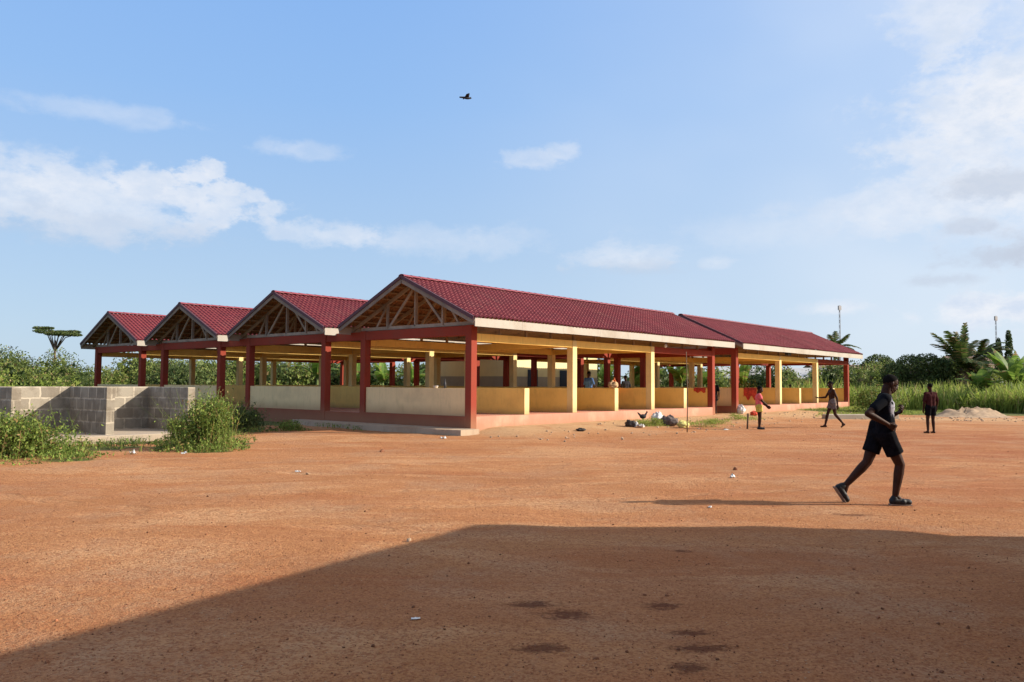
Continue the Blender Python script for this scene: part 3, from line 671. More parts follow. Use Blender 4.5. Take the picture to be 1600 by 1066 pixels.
def person(label, loc, yaw, J, s=1.0, skin='skin', shirt=None, shorts='black_cloth', shoes=None, sleeve=.75, leg=.62, fine=.006, group=None, skirt=.075, shirt_hem=0.0):
    """J: joints in the person's own frame, x forward, y to the person's left, z up"""
    r = empty('person', loc, yaw, label=label, cat='person', group=group)
    V = {k: Vector(v) for k, v in J.items() if len(v) == 3}
    b = MB(); C = b.capsule
    hd = V['head']; up = (hd - V['neck']).normalized(); f = Vector((math.cos(J.get('hy', 0)) if 0 else 1, 0, 0)); 
    hyaw = J['hyaw'][0] if 'hyaw' in J else 0; f = Vector((math.cos(hyaw), math.sin(hyaw), -.05)); f = (f - up * f.dot(up) * .6).normalized(); l = up.cross(f).normalized(); f = l.cross(up)
    M = Matrix((f, l, up)).transposed()
    def H(x, y, z): return tuple(hd + M @ Vector((x, y, z)) * s)
    s_body = s; s = min(s, 1.03)
    b.ell(H(-.012, 0, .03), (.096 * s, .075 * s, .092 * s), M); b.ell(H(.012, 0, -.035), (.072 * s, .058 * s, .075 * s), M)
    C(H(.055, 0, -.088), H(.062, 0, -.082), .026 * s, .024 * s); C(H(.02, .035, -.07), H(.055, .01, -.09), .022 * s, .02 * s); C(H(.02, -.035, -.07), H(.055, -.01, -.09), .022 * s, .02 * s)
    C(H(.078, 0, .012), H(.098, 0, -.022), .010 * s, .017 * s); C(H(.084, .012, -.026), H(.084, -.012, -.026), .012 * s, .012 * s)
    C(H(.083, .018, -.052), H(.083, -.018, -.052), .011 * s, .011 * s); C(H(.079, .015, -.066), H(.079, -.015, -.066), .011 * s, .011 * s)
    C(H(.072, .035, .022), H(.078, -.035, .022), .012 * s, .012 * s)
    for k in (-1, 1): b.ell(H(-.008, k * .076, -.008), (.020 * s, .010 * s, .032 * s), M)
    s = s_body
    C(hd - up * .05 * s - f * .02 * s, V['neck'], .054 * s, .060 * s)
    pel = (V['hipL'] + V['hipR']) / 2; chest = (V['shL'] + V['shR']) / 2; wst = V['waist']
    cl = (V['shL'] - V['shR']).normalized(); pl = (V['hipL'] - V['hipR']).normalized()
    C(V['shL'], V['shR'], .062 * s, .062 * s)
    ub = chest * .72 + wst * .28
    C(ub + cl * .075 * s, ub - cl * .075 * s, .100 * s, .100 * s); lb_ = chest * .4 + wst * .6
    C(lb_ + cl * .055 * s, lb_ - cl * .055 * s, .088 * s, .088 * s); C(ub + cl * .07 * s, wst + pl * .055 * s, .095 * s, .082 * s); C(ub - cl * .07 * s, wst - pl * .055 * s, .095 * s, .082 * s)
    C(wst + pl * .055 * s, pel + pl * .065 * s, .082 * s, .095 * s); C(wst - pl * .055 * s, pel - pl * .065 * s, .082 * s, .095 * s)
    for k in 'LR':
        C(V['sh' + k], V['el' + k], .050 * s, .036 * s); m_ = V['el' + k].lerp(V['wr' + k], .3); C(V['el' + k], m_, .037 * s, .038 * s); C(m_, V['wr' + k], .038 * s, .024 * s)
        C(V['hip' + k], V['kn' + k], .088 * s, .054 * s); kn, an = V['kn' + k], V['an' + k]; m_ = kn.lerp(an, .28)
        bk = (kn - V['hip' + k]).normalized(); C(kn, m_, .053 * s, .055 * s); C(m_, an, .055 * s, .034 * s)
        he = V['he' + k]; to = V['to' + k]; C(an, he, .034 * s, .033 * s); C(he, to, .032 * s, .026 * s); C(an, he.lerp(to, .6), .034 * s, .03 * s)
        d = V['wr' + k] - V['el' + k]; pn = Vector(J.get('pn' + k, (0, 0, 1))); hand(b, V['wr' + k], d, pn, J.get('curl', (.5,))[0], s, 1 if k == 'L' else -1)
    b.remesh('body', skin, r, fine, 5)
    s = min(s, 1.03)
    h = MB(); h.ell(H(-.014, 0, .031), (.0970 * s, .0765 * s, .0935 * s), M, 24, 16)
    h.v[-1] = np.array([v if (Vector(v) - hd).dot(up) / s > .042 + .55 * max(0, (Vector(v) - hd).dot(f) / s) - .8 * max(0, -(Vector(v) - hd).dot(f) / s) else tuple(hd + (Vector(v) - hd) * .90) for v in h.v[-1]])
    h.build('hair', 'hair', r)
    for k in (-1, 1): 
        e = MB(); e.ell(H(.077, k * .031, .004), (.012 * s, .013 * s, .009 * s), M, 10, 8); e.build('eye', 'eye_white', r)
    s = s_body
    g = .014 * s
    if shirt:
        m = MB(); C = m.capsule; hem = wst.lerp(pel, .45 + shirt_hem)
        C(V['shL'], V['shR'], .070 * s, .070 * s)
        for q in (1, -1):
            C(ub + cl * .075 * s * q, lb_ + cl * .06 * s * q, .112 * s, .105 * s); C(lb_ + cl * .06 * s * q, hem + pl * .062 * s * q, .105 * s, .108 * s)
        C(chest, ub, .085 * s, .11 * s)
        for k in 'LR':
            e = V['sh' + k].lerp(V['el' + k], sleeve); C(V['sh' + k], e, .062 * s, .058 * s)
        m.remesh('shirt', shirt, r, max(fine, .007), 5)
    if shorts:
        m = MB(); C = m.capsule
        C(pel + pl * .07 * s + Vector((0, 0, .09 * s)), pel + pl * .075 * s, .096 * s, .112 * s); C(pel - pl * .07 * s + Vector((0, 0, .09 * s)), pel - pl * .075 * s, .096 * s, .112 * s); C(pel + pl * .05 * s, pel - pl * .05 * s, .11 * s, .11 * s)
        for k in 'LR':
            e = V['hip' + k].lerp(V['kn' + k], leg); d = (V['kn' + k] - V['hip' + k]).normalized()
            n_ = 14; pts = [V['hip' + k], V['hip' + k].lerp(e, .5), e, e + d * .004]; m.tube(pts, [.108 * s, .098 * s, (skirt + .03) * s, skirt * s * .6], n_)
        m.remesh('shorts', shorts, r, max(fine, .007), 4)
    if shoes:
        for k in 'LR':
            he = V['he' + k]; to = V['to' + k]; an = V['an' + k]; d = (to - he).normalized(); sd_ = d.cross((an - he).normalized()).normalized(); u_ = sd_.cross(d)
            m = MB(); C = m.capsule
            C(he, to, .042 * s, .036 * s); C(he, he.lerp(to, .45), .046 * s, .044 * s); C(he.lerp(to, .6) + sd_ * .014, he.lerp(to, .6) - sd_ * .014, .038 * s, .038 * s); C(he.lerp(an, .3), he.lerp(an, .55), .044 * s, .041 * s)
            sh = m.remesh('shoe', shoes, r, max(fine, .007), 4)
            q = MB(); q.bar(he - d * .04 * s - u_ * .040 * s, to + d * .032 * s - u_ * .036 * s, .078 * s, .018 * s, u_); q.build('sole', 'shoe_sole', sh, .006)
    return r

RUN = dict(head=(-.048, 0, 1.585), neck=(-.115, 0, 1.43), shR=(-.20, -.165, 1.385), shL=(-.06, .165, 1.395), waist=(-.15, 0, 1.07), hipR=(-.165, -.09, .93), hipL=(-.195, .09, .93),
           elR=(-.475, -.27, 1.20), wrR=(-.20, -.235, 1.06), elL=(.00, .27, 1.12), wrL=(.08, .12, 1.19), pnR=(.1, 1, .3), pnL=(-.2, -.6, .8), curl=(.75,),
           knR=(.015, -.09, .53), anR=(-.055, -.09, .12), heR=(-.085, -.09, .052), toR=(.115, -.10, .042), knL=(-.335, .09, .545), anL=(-.615, .10, .245), heL=(-.715, .10, .20), toL=(-.615, .10, .045))
person('runner in black tee and black shorts striding right across the yard', (5.09, 10.72, gz1(5.09, 10.72) + .0), 0, RUN, 1.14, 'skin', 'tee_print', 'black_cloth', 'shoe_black', .62, .66, .0045, skirt=.068)

WALK = dict(head=(.05, 0, 1.60), neck=(.015, 0, 1.42), shR=(0, -.17, 1.37), shL=(0, .17, 1.37), waist=(-.01, 0, 1.07), hipR=(-.02, -.09, .92), hipL=(-.02, .09, .92),
            elR=(.13, -.24, 1.12), wrR=(.38, -.22, 1.10), elL=(-.10, .23, 1.10), wrL=(-.12, .24, .84), pnR=(0, .3, 1), pnL=(0, -1, 0), curl=(.35,),
            knR=(.12, -.09, .52), anR=(.22, -.09, .10), heR=(.19, -.09, .04), toR=(.38, -.10, .035), knL=(-.08, .09, .50), anL=(-.36, .09, .17), heL=(-.42, .09, .12), toL=(-.30, .10, .03))
person('bare chested walker in grey shorts heading left near the far shed', (11.93, 30.04, gz1(11.93, 30.04)), math.pi, WALK, 1.04, 'skin', None, 'grey_cloth', None, fine=.009, leg=.55)
STAND = dict(head=(.03, 0, 1.52), neck=(0, 0, 1.34), shR=(0, -.17, 1.29), shL=(0, .17, 1.29), waist=(.0, 0, 1.0), hipR=(0, -.085, .86), hipL=(0, .085, .86),
             elR=(.02, -.27, 1.04), wrR=(.10, -.30, .82), elL=(.0, .24, 1.02), wrL=(.04, .24, .79), pnR=(0, 1, 0), pnL=(0, -1, 0), curl=(.4,),
             knR=(.02, -.09, .47), anR=(.0, -.10, .08), heR=(-.03, -.10, .035), toR=(.16, -.12, .03), knL=(.04, .09, .47), anL=(.02, .10, .08), heL=(-.01, .10, .035), toL=(.18, .12, .03))
person('barefoot figure in dark maroon shirt standing with back to the camera near the grass', (13.71, 26.38, gz1(13.71, 26.38)), math.pi / 2 + .2, STAND, .98, 'skin', 'maroon_cloth', 'black_cloth', None, sleeve=.85, fine=.009, leg=.7, skirt=.07, shirt_hem=.5)
k_ = .92
CH = {k: tuple(x * k_ for x in v) if k not in ('curl',) and not k.startswith('pn') else v for k, v in dict(STAND, head=(.05, 0, 1.52), elR=(.10, -.22, 1.06), wrR=(.30, -.16, .90), elL=(.1, .22, 1.05), wrL=(.30, .14, .88)).items()}
person('child in bright pink shirt, lime shorts and dark boots', (8.72, 28.44, gz1(8.72, 28.44)), -.15, CH, 1.06, 'skin', 'pink_cloth', 'lime_cloth', 'shoe_black', fine=.009, leg=.5, sleeve=.5, shirt_hem=.6)
person('figure in blue shirt inside the nearest shed behind the second divider', W2(8.6, 1.68, ZB), .8, STAND, .98, 'skin', 'blue_cloth', 'black_cloth', None, fine=.011).scale = (.95, .95, .94)
person('figure in black top with white stripe standing in the gap between the sheds', W2(17.2, .55, .20), -1.9, dict(STAND, wrR=(.22, -.05, 1.0), elR=(.04, -.25, 1.02)), 1.0, 'skin', 'black_cloth', 'charcoal_cloth', None, fine=.011)
person('dark figure leaning among the dividers left of the second yellow column', W2(11.2, 1.6, ZB), 2.0, STAND, .98, 'skin', 'charcoal_cloth', 'black_cloth', None, fine=.011).scale = (.86, .86, .86)
person('distant dark figure on the grass seen through the far shed', (19.2, 55.5, .0), 1.2, STAND, 1.0, 'skin', 'black_cloth', 'black_cloth', None, fine=.012)

# ------------------------------------------------------------------ plants
def leafy(name, label, cat, loc, rad, h, n, ll, lw, m, group=None, stems=8, upw=.6, kind=None, parent=None, lumps=7, flat=1.0, smat='stem_green'):
    r = empty(name, loc, 0, label=label, cat=cat, group=group)
    cs = []
    for k in range(lumps):
        a = rng.uniform(0, 6.28); d = rad * math.sqrt(rng.uniform(0, 1)) * .62; hh = h * rng.uniform(.25, .80) * (1 - .3 * (d / rad))
        cs.append((d * math.cos(a), d * math.sin(a), hh, rad * rng.uniform(.32, .5), h * rng.uniform(.2, .32) * flat))
    q = []
    for (x, y, z, rr, rh) in cs:
        k = n // lumps; d_ = unit(rng.normal(size=(k, 3))); rads = rng.uniform(.2, 1.0, (k, 1)) ** .6 * (1 + .45 * rng.normal(size=(k, 1)) ** 2 * .5)
        p = d_ * rads * np.array([rr, rr, rh]) + np.array([x, y, z]); p[:, 2] = np.where(p[:, 2] < .03, rng.uniform(.03, h * .4, k), p[:, 2])
        q.append(leaves(p, ll, lw, (0, 0, 1), upw))
    k = n // 4; a = rng.uniform(0, 6.28, k); d = rad * np.sqrt(rng.uniform(0, 1, k)) * 1.3
    q.append(leaves(np.stack([d * np.cos(a), d * np.sin(a), rng.uniform(.02, h * .45, k) * np.clip(1.35 - d / rad, .1, 1)], 1), ll, lw, (0, 0, 1), upw))
    k = n // 70; a = rng.uniform(0, 6.28, k); d = rad * np.sqrt(rng.uniform(0, 1, k)) * .9
    q += list(blades(np.stack([d * np.cos(a), d * np.sin(a), 0 * a], 1), h * .95, .010, .3))
    # twigs that stick out of the top
    st = MB()
    for (x, y, z, rr, rh) in cs:
        for j in range(max(1, stems // lumps)):
            tx, ty = x + rng.normal() * rr * .7, y + rng.normal() * rr * .7; tz = z + rh * rng.uniform(.7, 2.1)
            st.tube([(x * .25, y * .25, -.02), (x * .8 + .2 * tx, y * .8 + .2 * ty, z * .6), (tx, ty, tz)], [.016 * h, .010 * h, .003 * h], 5)
            for e in range(6):
                f_ = rng.uniform(.6, 1.02); q.append(leaves(np.array([[x + (tx - x) * f_, y + (ty - y) * f_, z * .6 + (tz - z * .6) * f_]]) + rng.normal(size=(1, 3)) * .02, ll, lw, (0, 0, 1), upw))
    quads('foliage', q, m, r); st.build('stem', smat, r)
    return r
def Z(x, y): return (x, y, gz1(x, y))
leafy('weed_bush', 'big sprawling weed bush at the left edge before the block stalls', 'bush', Z(-9.9, 16.3), 1.15, .98, 5200, .075, .035, 'weed_leaf', lumps=12, stems=36)
leafy('weed_bush', 'broad weed clump cut off by the left frame edge', 'bush', Z(-11.3, 17.2), 1.3, .95, 5000, .075, .035, 'weed_leaf', lumps=12, stems=24)
leafy('weed_bush', 'bright green rounded bush right of the block stalls', 'bush', Z(-7.1, 18.6), .80, 1.28, 6500, .07, .03, 'weed_leaf', lumps=14, stems=28)
leafy('weed_bush', 'low dark bush at the foot of the second gable', 'bush', Z(-8.6, 25.8), .85, .95, 2600, .08, .04, 'dark_leaf', lumps=8, stems=16)
leafy('weed_bush', 'small weed tuft between the dark bush and the concrete kerb', 'bush', Z(-7.2, 26.2), .6, .42, 1200, .07, .03, 'weed_leaf', lumps=6)
leafy('weed_bush', 'weeds growing on the slab end behind the rounded bush', 'bush', Z(-8.4, 20.6), .55, .8, 1800, .06, .03, 'weed_leaf', lumps=6)
leafy('weed_bush', 'green shrub filling the view under the far shed beside the red column', 'bush', (13.6, 46, 0), 1.5, 2.0, 3500, .13, .06, 'weed_leaf', lumps=10)
leafy('weed_bush', 'dense green shrub right of the last red column of the far shed', 'bush', (20.6, 45.3, 0), 1.4, 1.75, 3500, .12, .05, 'weed_leaf', lumps=10)

for i, (x, y, r_, h_) in enumerate([(4.8, 28.9, .5, .26), (5.2, 29.2, .4, .3), (7.2, 29.6, .5, .28), (8.0, 31.5, .6, .25), (9.6, 34.5, .7, .3)]):
    leafy('weed_bush', ['sparse weed tuft growing out of the rubbish beside the dark bundle', 'weed tuft between the hen and the sacks', 'weed tuft right of the wooden pole', 'low weeds on the bank left of the child in pink', 'low weeds on the bank before the gap between the sheds'][i], 'bush', Z(x, y), r_, h_, 500, .05, .022, 'grass_leaf', lumps=5, stems=10)
# ground cover on the left and sparse weeds along the sheds
q = []
n = 52000; X = rng.uniform(-15, -4.8, n); Y = rng.uniform(14, 30, n); keep = rng.random(n) < np.clip((cover(X, Y) - .22) * 1.3 * (1 + .6 * fbm(X, Y, 1.3, 3)), 0, 1) ** 1.25 ; u, v = UV(X, Y); keep &= ~((u > -15.8) & (u < -6.3) & (v > 3.9)) & ~(v > 7) & ~(u > -.9)
X, Y = X[keep], Y[keep]; p = np.stack([X, Y, gz(X, Y) + .03], 1)
q.append(leaves(p + np.array([0, 0, 1]) * rng.uniform(0, .12, (len(p), 1)), .07, .03, (0, 0, 1), .5))
b1, b2 = blades(p[::2], .17, .012); q += [b1, b2]
quads('ground_weeds', q, 'weed_leaf', kind='stuff', label='low creeping weeds along the left edge of the yard', cat='weeds')
q = []
n = 16000; u = rng.uniform(-1.5, 38, n); v = rng.uniform(-5, .0, n); X, Y = X0 + u * math.sin(AZ) - v * math.cos(AZ), Y0 + u * math.cos(AZ) + v * math.sin(AZ)
kk = cover(X, Y) * (1 + .8 * fbm(X, Y, 1.5, 3)) > .36
X, Y = X[kk], Y[kk]; p = np.stack([X, Y, gz(X, Y)], 1); b1, b2 = blades(p, .13, .014); q += [b1, b2]; q.append(leaves(p + [0, 0, .05], .07, .03, (0, 0, 1), .4))
quads('yard_grass', q, 'grass_leaf', kind='stuff', label='thin scrubby grass beside the long side of the sheds', cat='grass')

# tall grass field on the right and behind
q = []
def field_blades(n, x0, x1, y0, y1, h, wd, cond=None):
    X = rng.uniform(x0, x1, n); Y = rng.uniform(y0, y1, n)
    if cond is not None: k = cond(X, Y); X, Y = X[k], Y[k]
    hm = h * (1 + .22 * fbm(X, Y, .45, 3))
    p = np.stack([X, Y, np.zeros_like(X)], 1); n = len(p)
    for b in blades(p, 1.0, wd, .42):
        b = b.copy(); b[:, :, 2] *= hm[:, None]; q.append(b)
edge = lambda X, Y: (Y > 43.6 - .12 * (X - 16) + .8 * fbm(X, Y, .7, 3)) & (UV(X, Y)[0] > 37.2)
field_blades(34000, 14, 34, 41, 49, 1.30, .05, edge)
field_blades(15000, 20, 52, 46, 60, 1.5, .07, edge)
field_blades(9000, 34, 55, 38, 50, 1.3, .05, edge)
quads('tall_grass', q, 'grass_leaf', kind='stuff', label='waist high green grass field beyond the yard', cat='grass')

# thicket far behind: many leaf clumps, reads as one wood
q = []; qd = []; qo = []
def clump(x, y, r, h, n, ll, out):
    k = n; d_ = unit(rng.normal(size=(k, 3))); rads = rng.uniform(.3, 1.08, (k, 1)) ** .5
    out.append(leaves(d_ * rads * np.array([r, r, h * .55]) + np.array([x, y, h * .48]), ll, ll * .5, (0, 0, 1), .4))
    k = n // 6; d_ = unit(rng.normal(size=(k, 3))) * rng.uniform(.2, .88, (k, 1))
    out.append(leaves(d_ * np.array([r, r, h * .5]) + np.array([x, y, h * .45]), ll * 2.4, ll * 1.9, (0, 0, 1), .2))
def inb(x, y):
    u, v = UV(x, y); return (-3 < u < 38 and -4 < v < 31)
def band(n, xr, yr, hr, leafn, ll, bright=.3):
    i = 0
    while i < n:
        x = random.uniform(*xr); y = random.uniform(*yr)
        if inb(x, y): 
            i += .2; continue
        hgt = random.uniform(*hr); clump(x, y, random.uniform(.9, 1.9), hgt, leafn, ll, q if random.random() < bright else qd); i += 1
band(75, (-46, -27), (40, 50), (2.2, 3.6), 1500, .135, .5)
band(95, (-66, -20), (52, 66), (2.3, 3.4), 1000, .17, .55)
band(95, (-30, 8), (62, 74), (2.8, 4.0), 600, .24, .6)
band(60, (5, 36), (64, 78), (2.4, 3.8), 600, .24, .6)
band(40, (28, 62), (60, 74), (2.6, 4.0), 700, .22, .45)
quads('thicket', q, 'thicket_leaf', kind='stuff', label='bright green bush thicket beyond the sheds', cat='thicket')
quads('thicket', qd, 'dark_leaf', kind='stuff', label='darker scrub mixed into the thicket beyond the sheds', cat='thicket')
q = []
for i in range(260):                                                    # pale weeds in front of the thicket foot
    x = random.uniform(-44, -18); y = random.uniform(33, 42)
    if not inb(x, y): clump(x, y, random.uniform(.5, 1.3), random.uniform(.9, 2.5), 200, .12, q)
for i in range(230):
    x = random.uniform(15, 48); y = random.uniform(43, 56)
    if edge(np.array(x), np.array(y - 1.0)): clump(x, y, random.uniform(.5, 1.3), random.uniform(.9, 1.7), 130, .15, q)
for i in range(120):
    x = random.uniform(-24, 20); y = random.uniform(52, 62)
    if not inb(x, y): clump(x, y, random.uniform(.5, 1.2), random.uniform(.8, 2.0), 110, .2, q)
quads('scrub', q, 'grass_leaf', kind='stuff', label='pale scrubby weeds in front of the thicket', cat='scrub')

def tree(label, loc, h, tr, crowns, n, ll, m='dark_leaf', lean=0, fork=.62, name='tree', cat='tree', group=None):
    r = empty(name, loc, 0, label=label, cat=cat, group=group); tb = MB(); q = []
    top = Vector((lean, 0, h * fork)); tb.tube([(0, 0, -.1), (lean * .4, .05, h * .3), tuple(top)], [tr, tr * .8, tr * .6], 8)
    for (x, y, z, rx, rz) in crowns:
        tb.tube([tuple(top * .8), tuple((top + Vector((x, y, z))) / 2), (x, y, z)], [tr * .5, tr * .3, tr * .12], 6)
        k = int(n * rx); d_ = unit(rng.normal(size=(k, 3))); rads = rng.uniform(.35, 1.1, (k, 1)) ** .5
        q.append(leaves(d_ * rads * np.array([rx, rx, rz]) + np.array([x, y, z]), ll, ll * .5))
    tb.build('trunk', 'bark', r); quads('crown', q, m, r); return r
tree('flat topped umbrella tree rising above the thicket at far left', (-45.5, 80, 0), 7, .16, [(-1.1, 0, 6.5, 1.0, .22), (-1.8, .3, 6.85, .6, .15), (-.9, .2, 6.85, .6, .12), (-.2, .2, 6.3, 1.1, .22), (.6, 0, 6.25, .9, .2), (1.3, 0, 6.25, 1.0, .22), (2.0, 0, 6.15, .6, .14), (1.5, .5, 6.5, .7, .14), (.4, .3, 6.5, .6, .1)], 700, .17, fork=.80)
tree('dark rounded tree just right of the far shed roof end', (34.2, 75, 0), 4.8, .22, [(0, 0, 3.5, 1.3, 1.0), (-.9, 0, 3.1, .9, .8), (.9, .2, 3.2, .9, .9)], 1100, .24)
tree('wide dark tree left of the young coconut palm', (29.8, 60, 0), 4.2, .25, [(0, 0, 3.0, 1.2, .9), (-1.3, 0, 2.5, .9, .8), (1.3, .2, 3.1, 1.1, .9), (2.3, 0, 2.7, .9, .9), (.4, 0, 1.6, 1.4, 1.0), (2.2, 0, 1.5, 1.2, 1.0)], 1500, .18)
tree('dark bushy tree standing behind the two coconut palms', (35.0, 64, 0), 3.8, .25, [(0, 0, 2.6, 1.4, 1.1), (-1.4, 0, 2.2, 1.0, 1.0), (1.3, .2, 2.5, 1.1, 1.0), (0, -.4, 1.4, 1.6, 1.0)], 1300, .2)
tree('taller narrow evergreen of the pair at the right edge', (43.3, 70, 0), 6.6, .1, [(0, 0, z, .42 - .05 * i, .5) for i, z in enumerate((3.4, 4.2, 4.9, 5.5, 6.0))], 1500, .16, name='evergreen_tree')
tree('shorter narrow evergreen of the pair at the right edge', (42.4, 70, 0), 5.8, .1, [(0, 0, z, .40 - .05 * i, .5) for i, z in enumerate((2.9, 3.6, 4.3, 4.9, 5.3))], 1500, .16, name='evergreen_tree')
tree('pale green loose tree at the right frame edge behind bananas', (38.2, 58, 0), 4.2, .15, [(0, 0, 3.3, 1.1, .9), (1.0, 0, 3.0, 1.0, .9), (-.8, 0, 2.5, .9, .8), (2.2, 0, 3.4, 1.0, 1.0)], 900, .2, 'weed_leaf')

def frond(out, base, az_, el_, L, droop, n=40, wd=.11, ll=.42):
    d = Vector((math.cos(az_) * math.cos(el_), math.sin(az_) * math.cos(el_), math.sin(el_))); p = Vector(base); pts = [p.copy()]
    for i in range(n):
        d.z -= droop / n; d.normalize(); p = p + d * (L / n); pts.append(p.copy()); 
        if i > 3:
            sd_ = d.cross(Vector((0, 0, 1))).normalized(); upv = sd_.cross(d)
            f_ = math.sin(math.pi * min(1, (i + 1) / n * .92)) ** .6 * ll
            for sg in (-1, 1):
                dd = (sd_ * sg + d * .7 - Vector((0, 0, .45)) * random.uniform(.4, 1.3)).normalized(); e = p + dd * f_; c = d.normalized() * wd / 2
                out.append([tuple(p - c), tuple(p + c), tuple(p + dd * f_ * .6 + c), tuple(e)])
    return pts
def palm(label, loc, th, lean, L, nf, dry=0, up=.3, ll=.5):
    r = empty('palm_tree', loc, 0, label=label, cat='palm tree', group='coconut palms beyond the yard'); tp = Vector((lean, 0, th))
    MB().tube([(0, 0, -.1), (lean * .25, 0, th * .4), (lean * .7, 0, th * .8), tuple(tp)], [.22, .17, .15, .14], 9).build('trunk', 'palm_bark', r)
    out = []; st = MB()
    for i in range(nf):
        el_ = R(random.uniform(85, 10) * (.4 + .6 * random.random()) + 18 * up); pts = frond(out, tp, i * 2.4 + random.random() * .4, min(el_, R(86)), L * random.uniform(.8, 1.1), random.uniform(.7, 1.6), ll=ll)
        st.tube([tuple(p) for p in pts[::4]], [.03 - .0035 * k for k in range(len(pts[::4]))], 4)
    quads('frond', np.array(out), 'palm_leaf', r, kind='stuff'); st.build('frond_rib', 'stem_green', r)
    if dry:
        out = []
        for i in range(dry): frond(out, tp, random.uniform(0, 6.28), R(random.uniform(-30, 20)), L * .9, 2.2, ll=ll * .8)
        quads('dry_frond', np.array(out), 'dry_leaf', r, kind='stuff')
    return r
palm('young coconut palm with upright fronds and dry skirt beyond the grass', (33.4, 60, 0), 2.9, .15, 3.2, 30, 9, 1.3, .62)
palm('coconut palm with arching fronds right behind the young palm', (35.6, 61.5, 0), 3.9, .2, 2.3, 20, 6, .3, .5)
palm('palm crown peeping over the ridge end of the far shed', (36.0, 90, 0), 5.6, .2, 2.6, 26, 0, .2, .55)

def banana(label, loc, h, nl, s=1.0):
    r = empty('banana_plant', loc, random.uniform(0, 6), label=label, cat='banana plant', group='banana plants beyond the sheds')
    MB().tube([(0, 0, -.05), (.03, 0, h * .3), (.06, .02, h * .55)], [.13 * s, .10 * s, .06 * s], 8).build('stem', 'stem_green', r)
    out = []
    for i in range(nl):
        a = i * 2.3 + random.random(); el_ = R(random.uniform(55, 88)); d = Vector((math.cos(a) * math.cos(el_), math.sin(a) * math.cos(el_), math.sin(el_))); p = Vector((.05, 0, h * .5)); n = 16; L = h * random.uniform(.55, .75)
        prev = None
        for k in range(n):
            d.z -= random.uniform(1.2, 1.9) / n; d.normalize(); p2 = p + d * (L / n); sd_ = d.cross(Vector((0, 0, 1))).normalized()
            w0 = .30 * s * math.sin(math.pi * min(.97, (k + .6) / n)) ** .6 if k > 1 else .03
            w1 = .30 * s * math.sin(math.pi * min(.99, (k + 1.6) / n)) ** .6
            dz = Vector((0, 0, -.22 * w0))
            for sg in (-1, 1):
                dz0 = Vector((0, 0, -random.uniform(.05, .5) * w0)); gap = d * (L / n) * random.uniform(.0, .03)
                out.append([tuple(p), tuple(p2), tuple(p2 - gap + sd_ * sg * w1 + dz), tuple(p + gap + sd_ * sg * w0 + dz)])
            p = p2
    quads('leaf', np.array(out), 'banana_leaf', r, kind='stuff'); return r
BAN = [(31.2, 50.3, 3.6, 'tall banana plant with broad upright leaves near the right frame edge'), (32.4, 51.5, 3.3, 'banana plant half cut by the right frame edge'), (30.0, 51.5, 2.6, 'short banana plant left of the tall one by the right frame edge')]
for (x, y, h, lb2) in BAN: banana(lb2, (x, y, 0), h, 9, 1.3)
BL = 'banana plant in the row seen between the columns of the sheds'
for i, (x, y) in enumerate([(-14.5, 60), (-12, 62), (-9.8, 61), (-7.8, 63), (7, 60.5), (9, 58), (10.6, 61), (12.4, 59), (14.6, 61), (16.6, 58), (3.8, 64), (5.3, 66)]):
    banana(BL, (x, y, 0), random.uniform(2.6, 3.8), 8, 1.2)

# ------------------------------------------------------------------ far houses and masts
def house(label, loc, rz, L, Wd, H, rise, wallm, roofm, group='distant low houses'):
    r = empty('house', loc, R(rz), label=label, cat='house', group=group)
    w_ = MB().box(0, L, 0, Wd, -.1, H); w_.add([(0, 0, H), (0, Wd, H), (0, Wd / 2, H + rise * .93)], [(0, 1, 2)]); w_.add([(L, 0, H), (L, Wd, H), (L, Wd / 2, H + rise * .93)], [(0, 2, 1)])
    w_.build('wall', wallm, r)
    m = MB(); o = .5
    for sg in (0, 1):
        y0 = -o if sg == 0 else Wd + o; zz = H - o * rise / (Wd / 2)
        m.bar((L / 2, y0, zz + .05), (L / 2, Wd / 2, H + rise + .05), L + 2 * o, .06)
    m.build('roof', roofm, r)
    for k in range(3):
        u = L * (.15 + .3 * k); wn = MB().box(u, u + .9, -.03, .02, 1.0, min(2.0, H - .3)).build('window', 'dark_metal', r); MB().box(u - .06, u + .96, -.06, -.02, .92, 1.0).build('sill', 'white_wall', wn)
    return r
house('pale gabled house behind the runner right of the far shed', (37.0, 84, 0), 8, 8, 5, 2.4, .7, 'white_wall', 'tin_roof')
house('brown roofed house to the right of the coconut palms', (45.0, 80, 0), 5, 6, 5, 3.4, 1.2, 'white_wall', 'brown_roof')
house('long tin roofed house glimpsed under the far shed', (20.5, 76, 0), 0, 12, 5, 2.3, .9, 'white_wall', 'tin_roof')
house('white walled house glimpsed beside the last column of the far shed', (32.0, 82, 0), 12, 6, 5, 2.7, 1.0, 'pale_cream', 'brown_roof')
def mast(label, loc, h):
    r = empty('radio_mast', loc, .5, label=label, cat='mast'); m = MB(); w_ = .2
    for a in range(3):
        x, y = w_ * math.cos(a * 2.094), w_ * math.sin(a * 2.094); m.bar((x, y, 0), (x * .5, y * .5, h), .05, .05)
    for k in range(int(h)):
        for a in range(3):
            f0, f1 = 1 - .5 * k / h, 1 - .5 * (k + 1) / h; m.bar((w_ * f0 * math.cos(a * 2.094), w_ * f0 * math.sin(a * 2.094), k), (w_ * f1 * math.cos(a * 2.094 + 2.094), w_ * f1 * math.sin(a * 2.094 + 2.094), k + 1), .03, .03)
    m.build('lattice', 'mast_metal', r); MB().box(-.35, .35, -.12, .12, h - .9, h - .1).build('antenna', 'mast_metal', r)
mast('thin radio mast on the horizon above the end of the far shed roof', (61.3, 150, 0), 16.6)
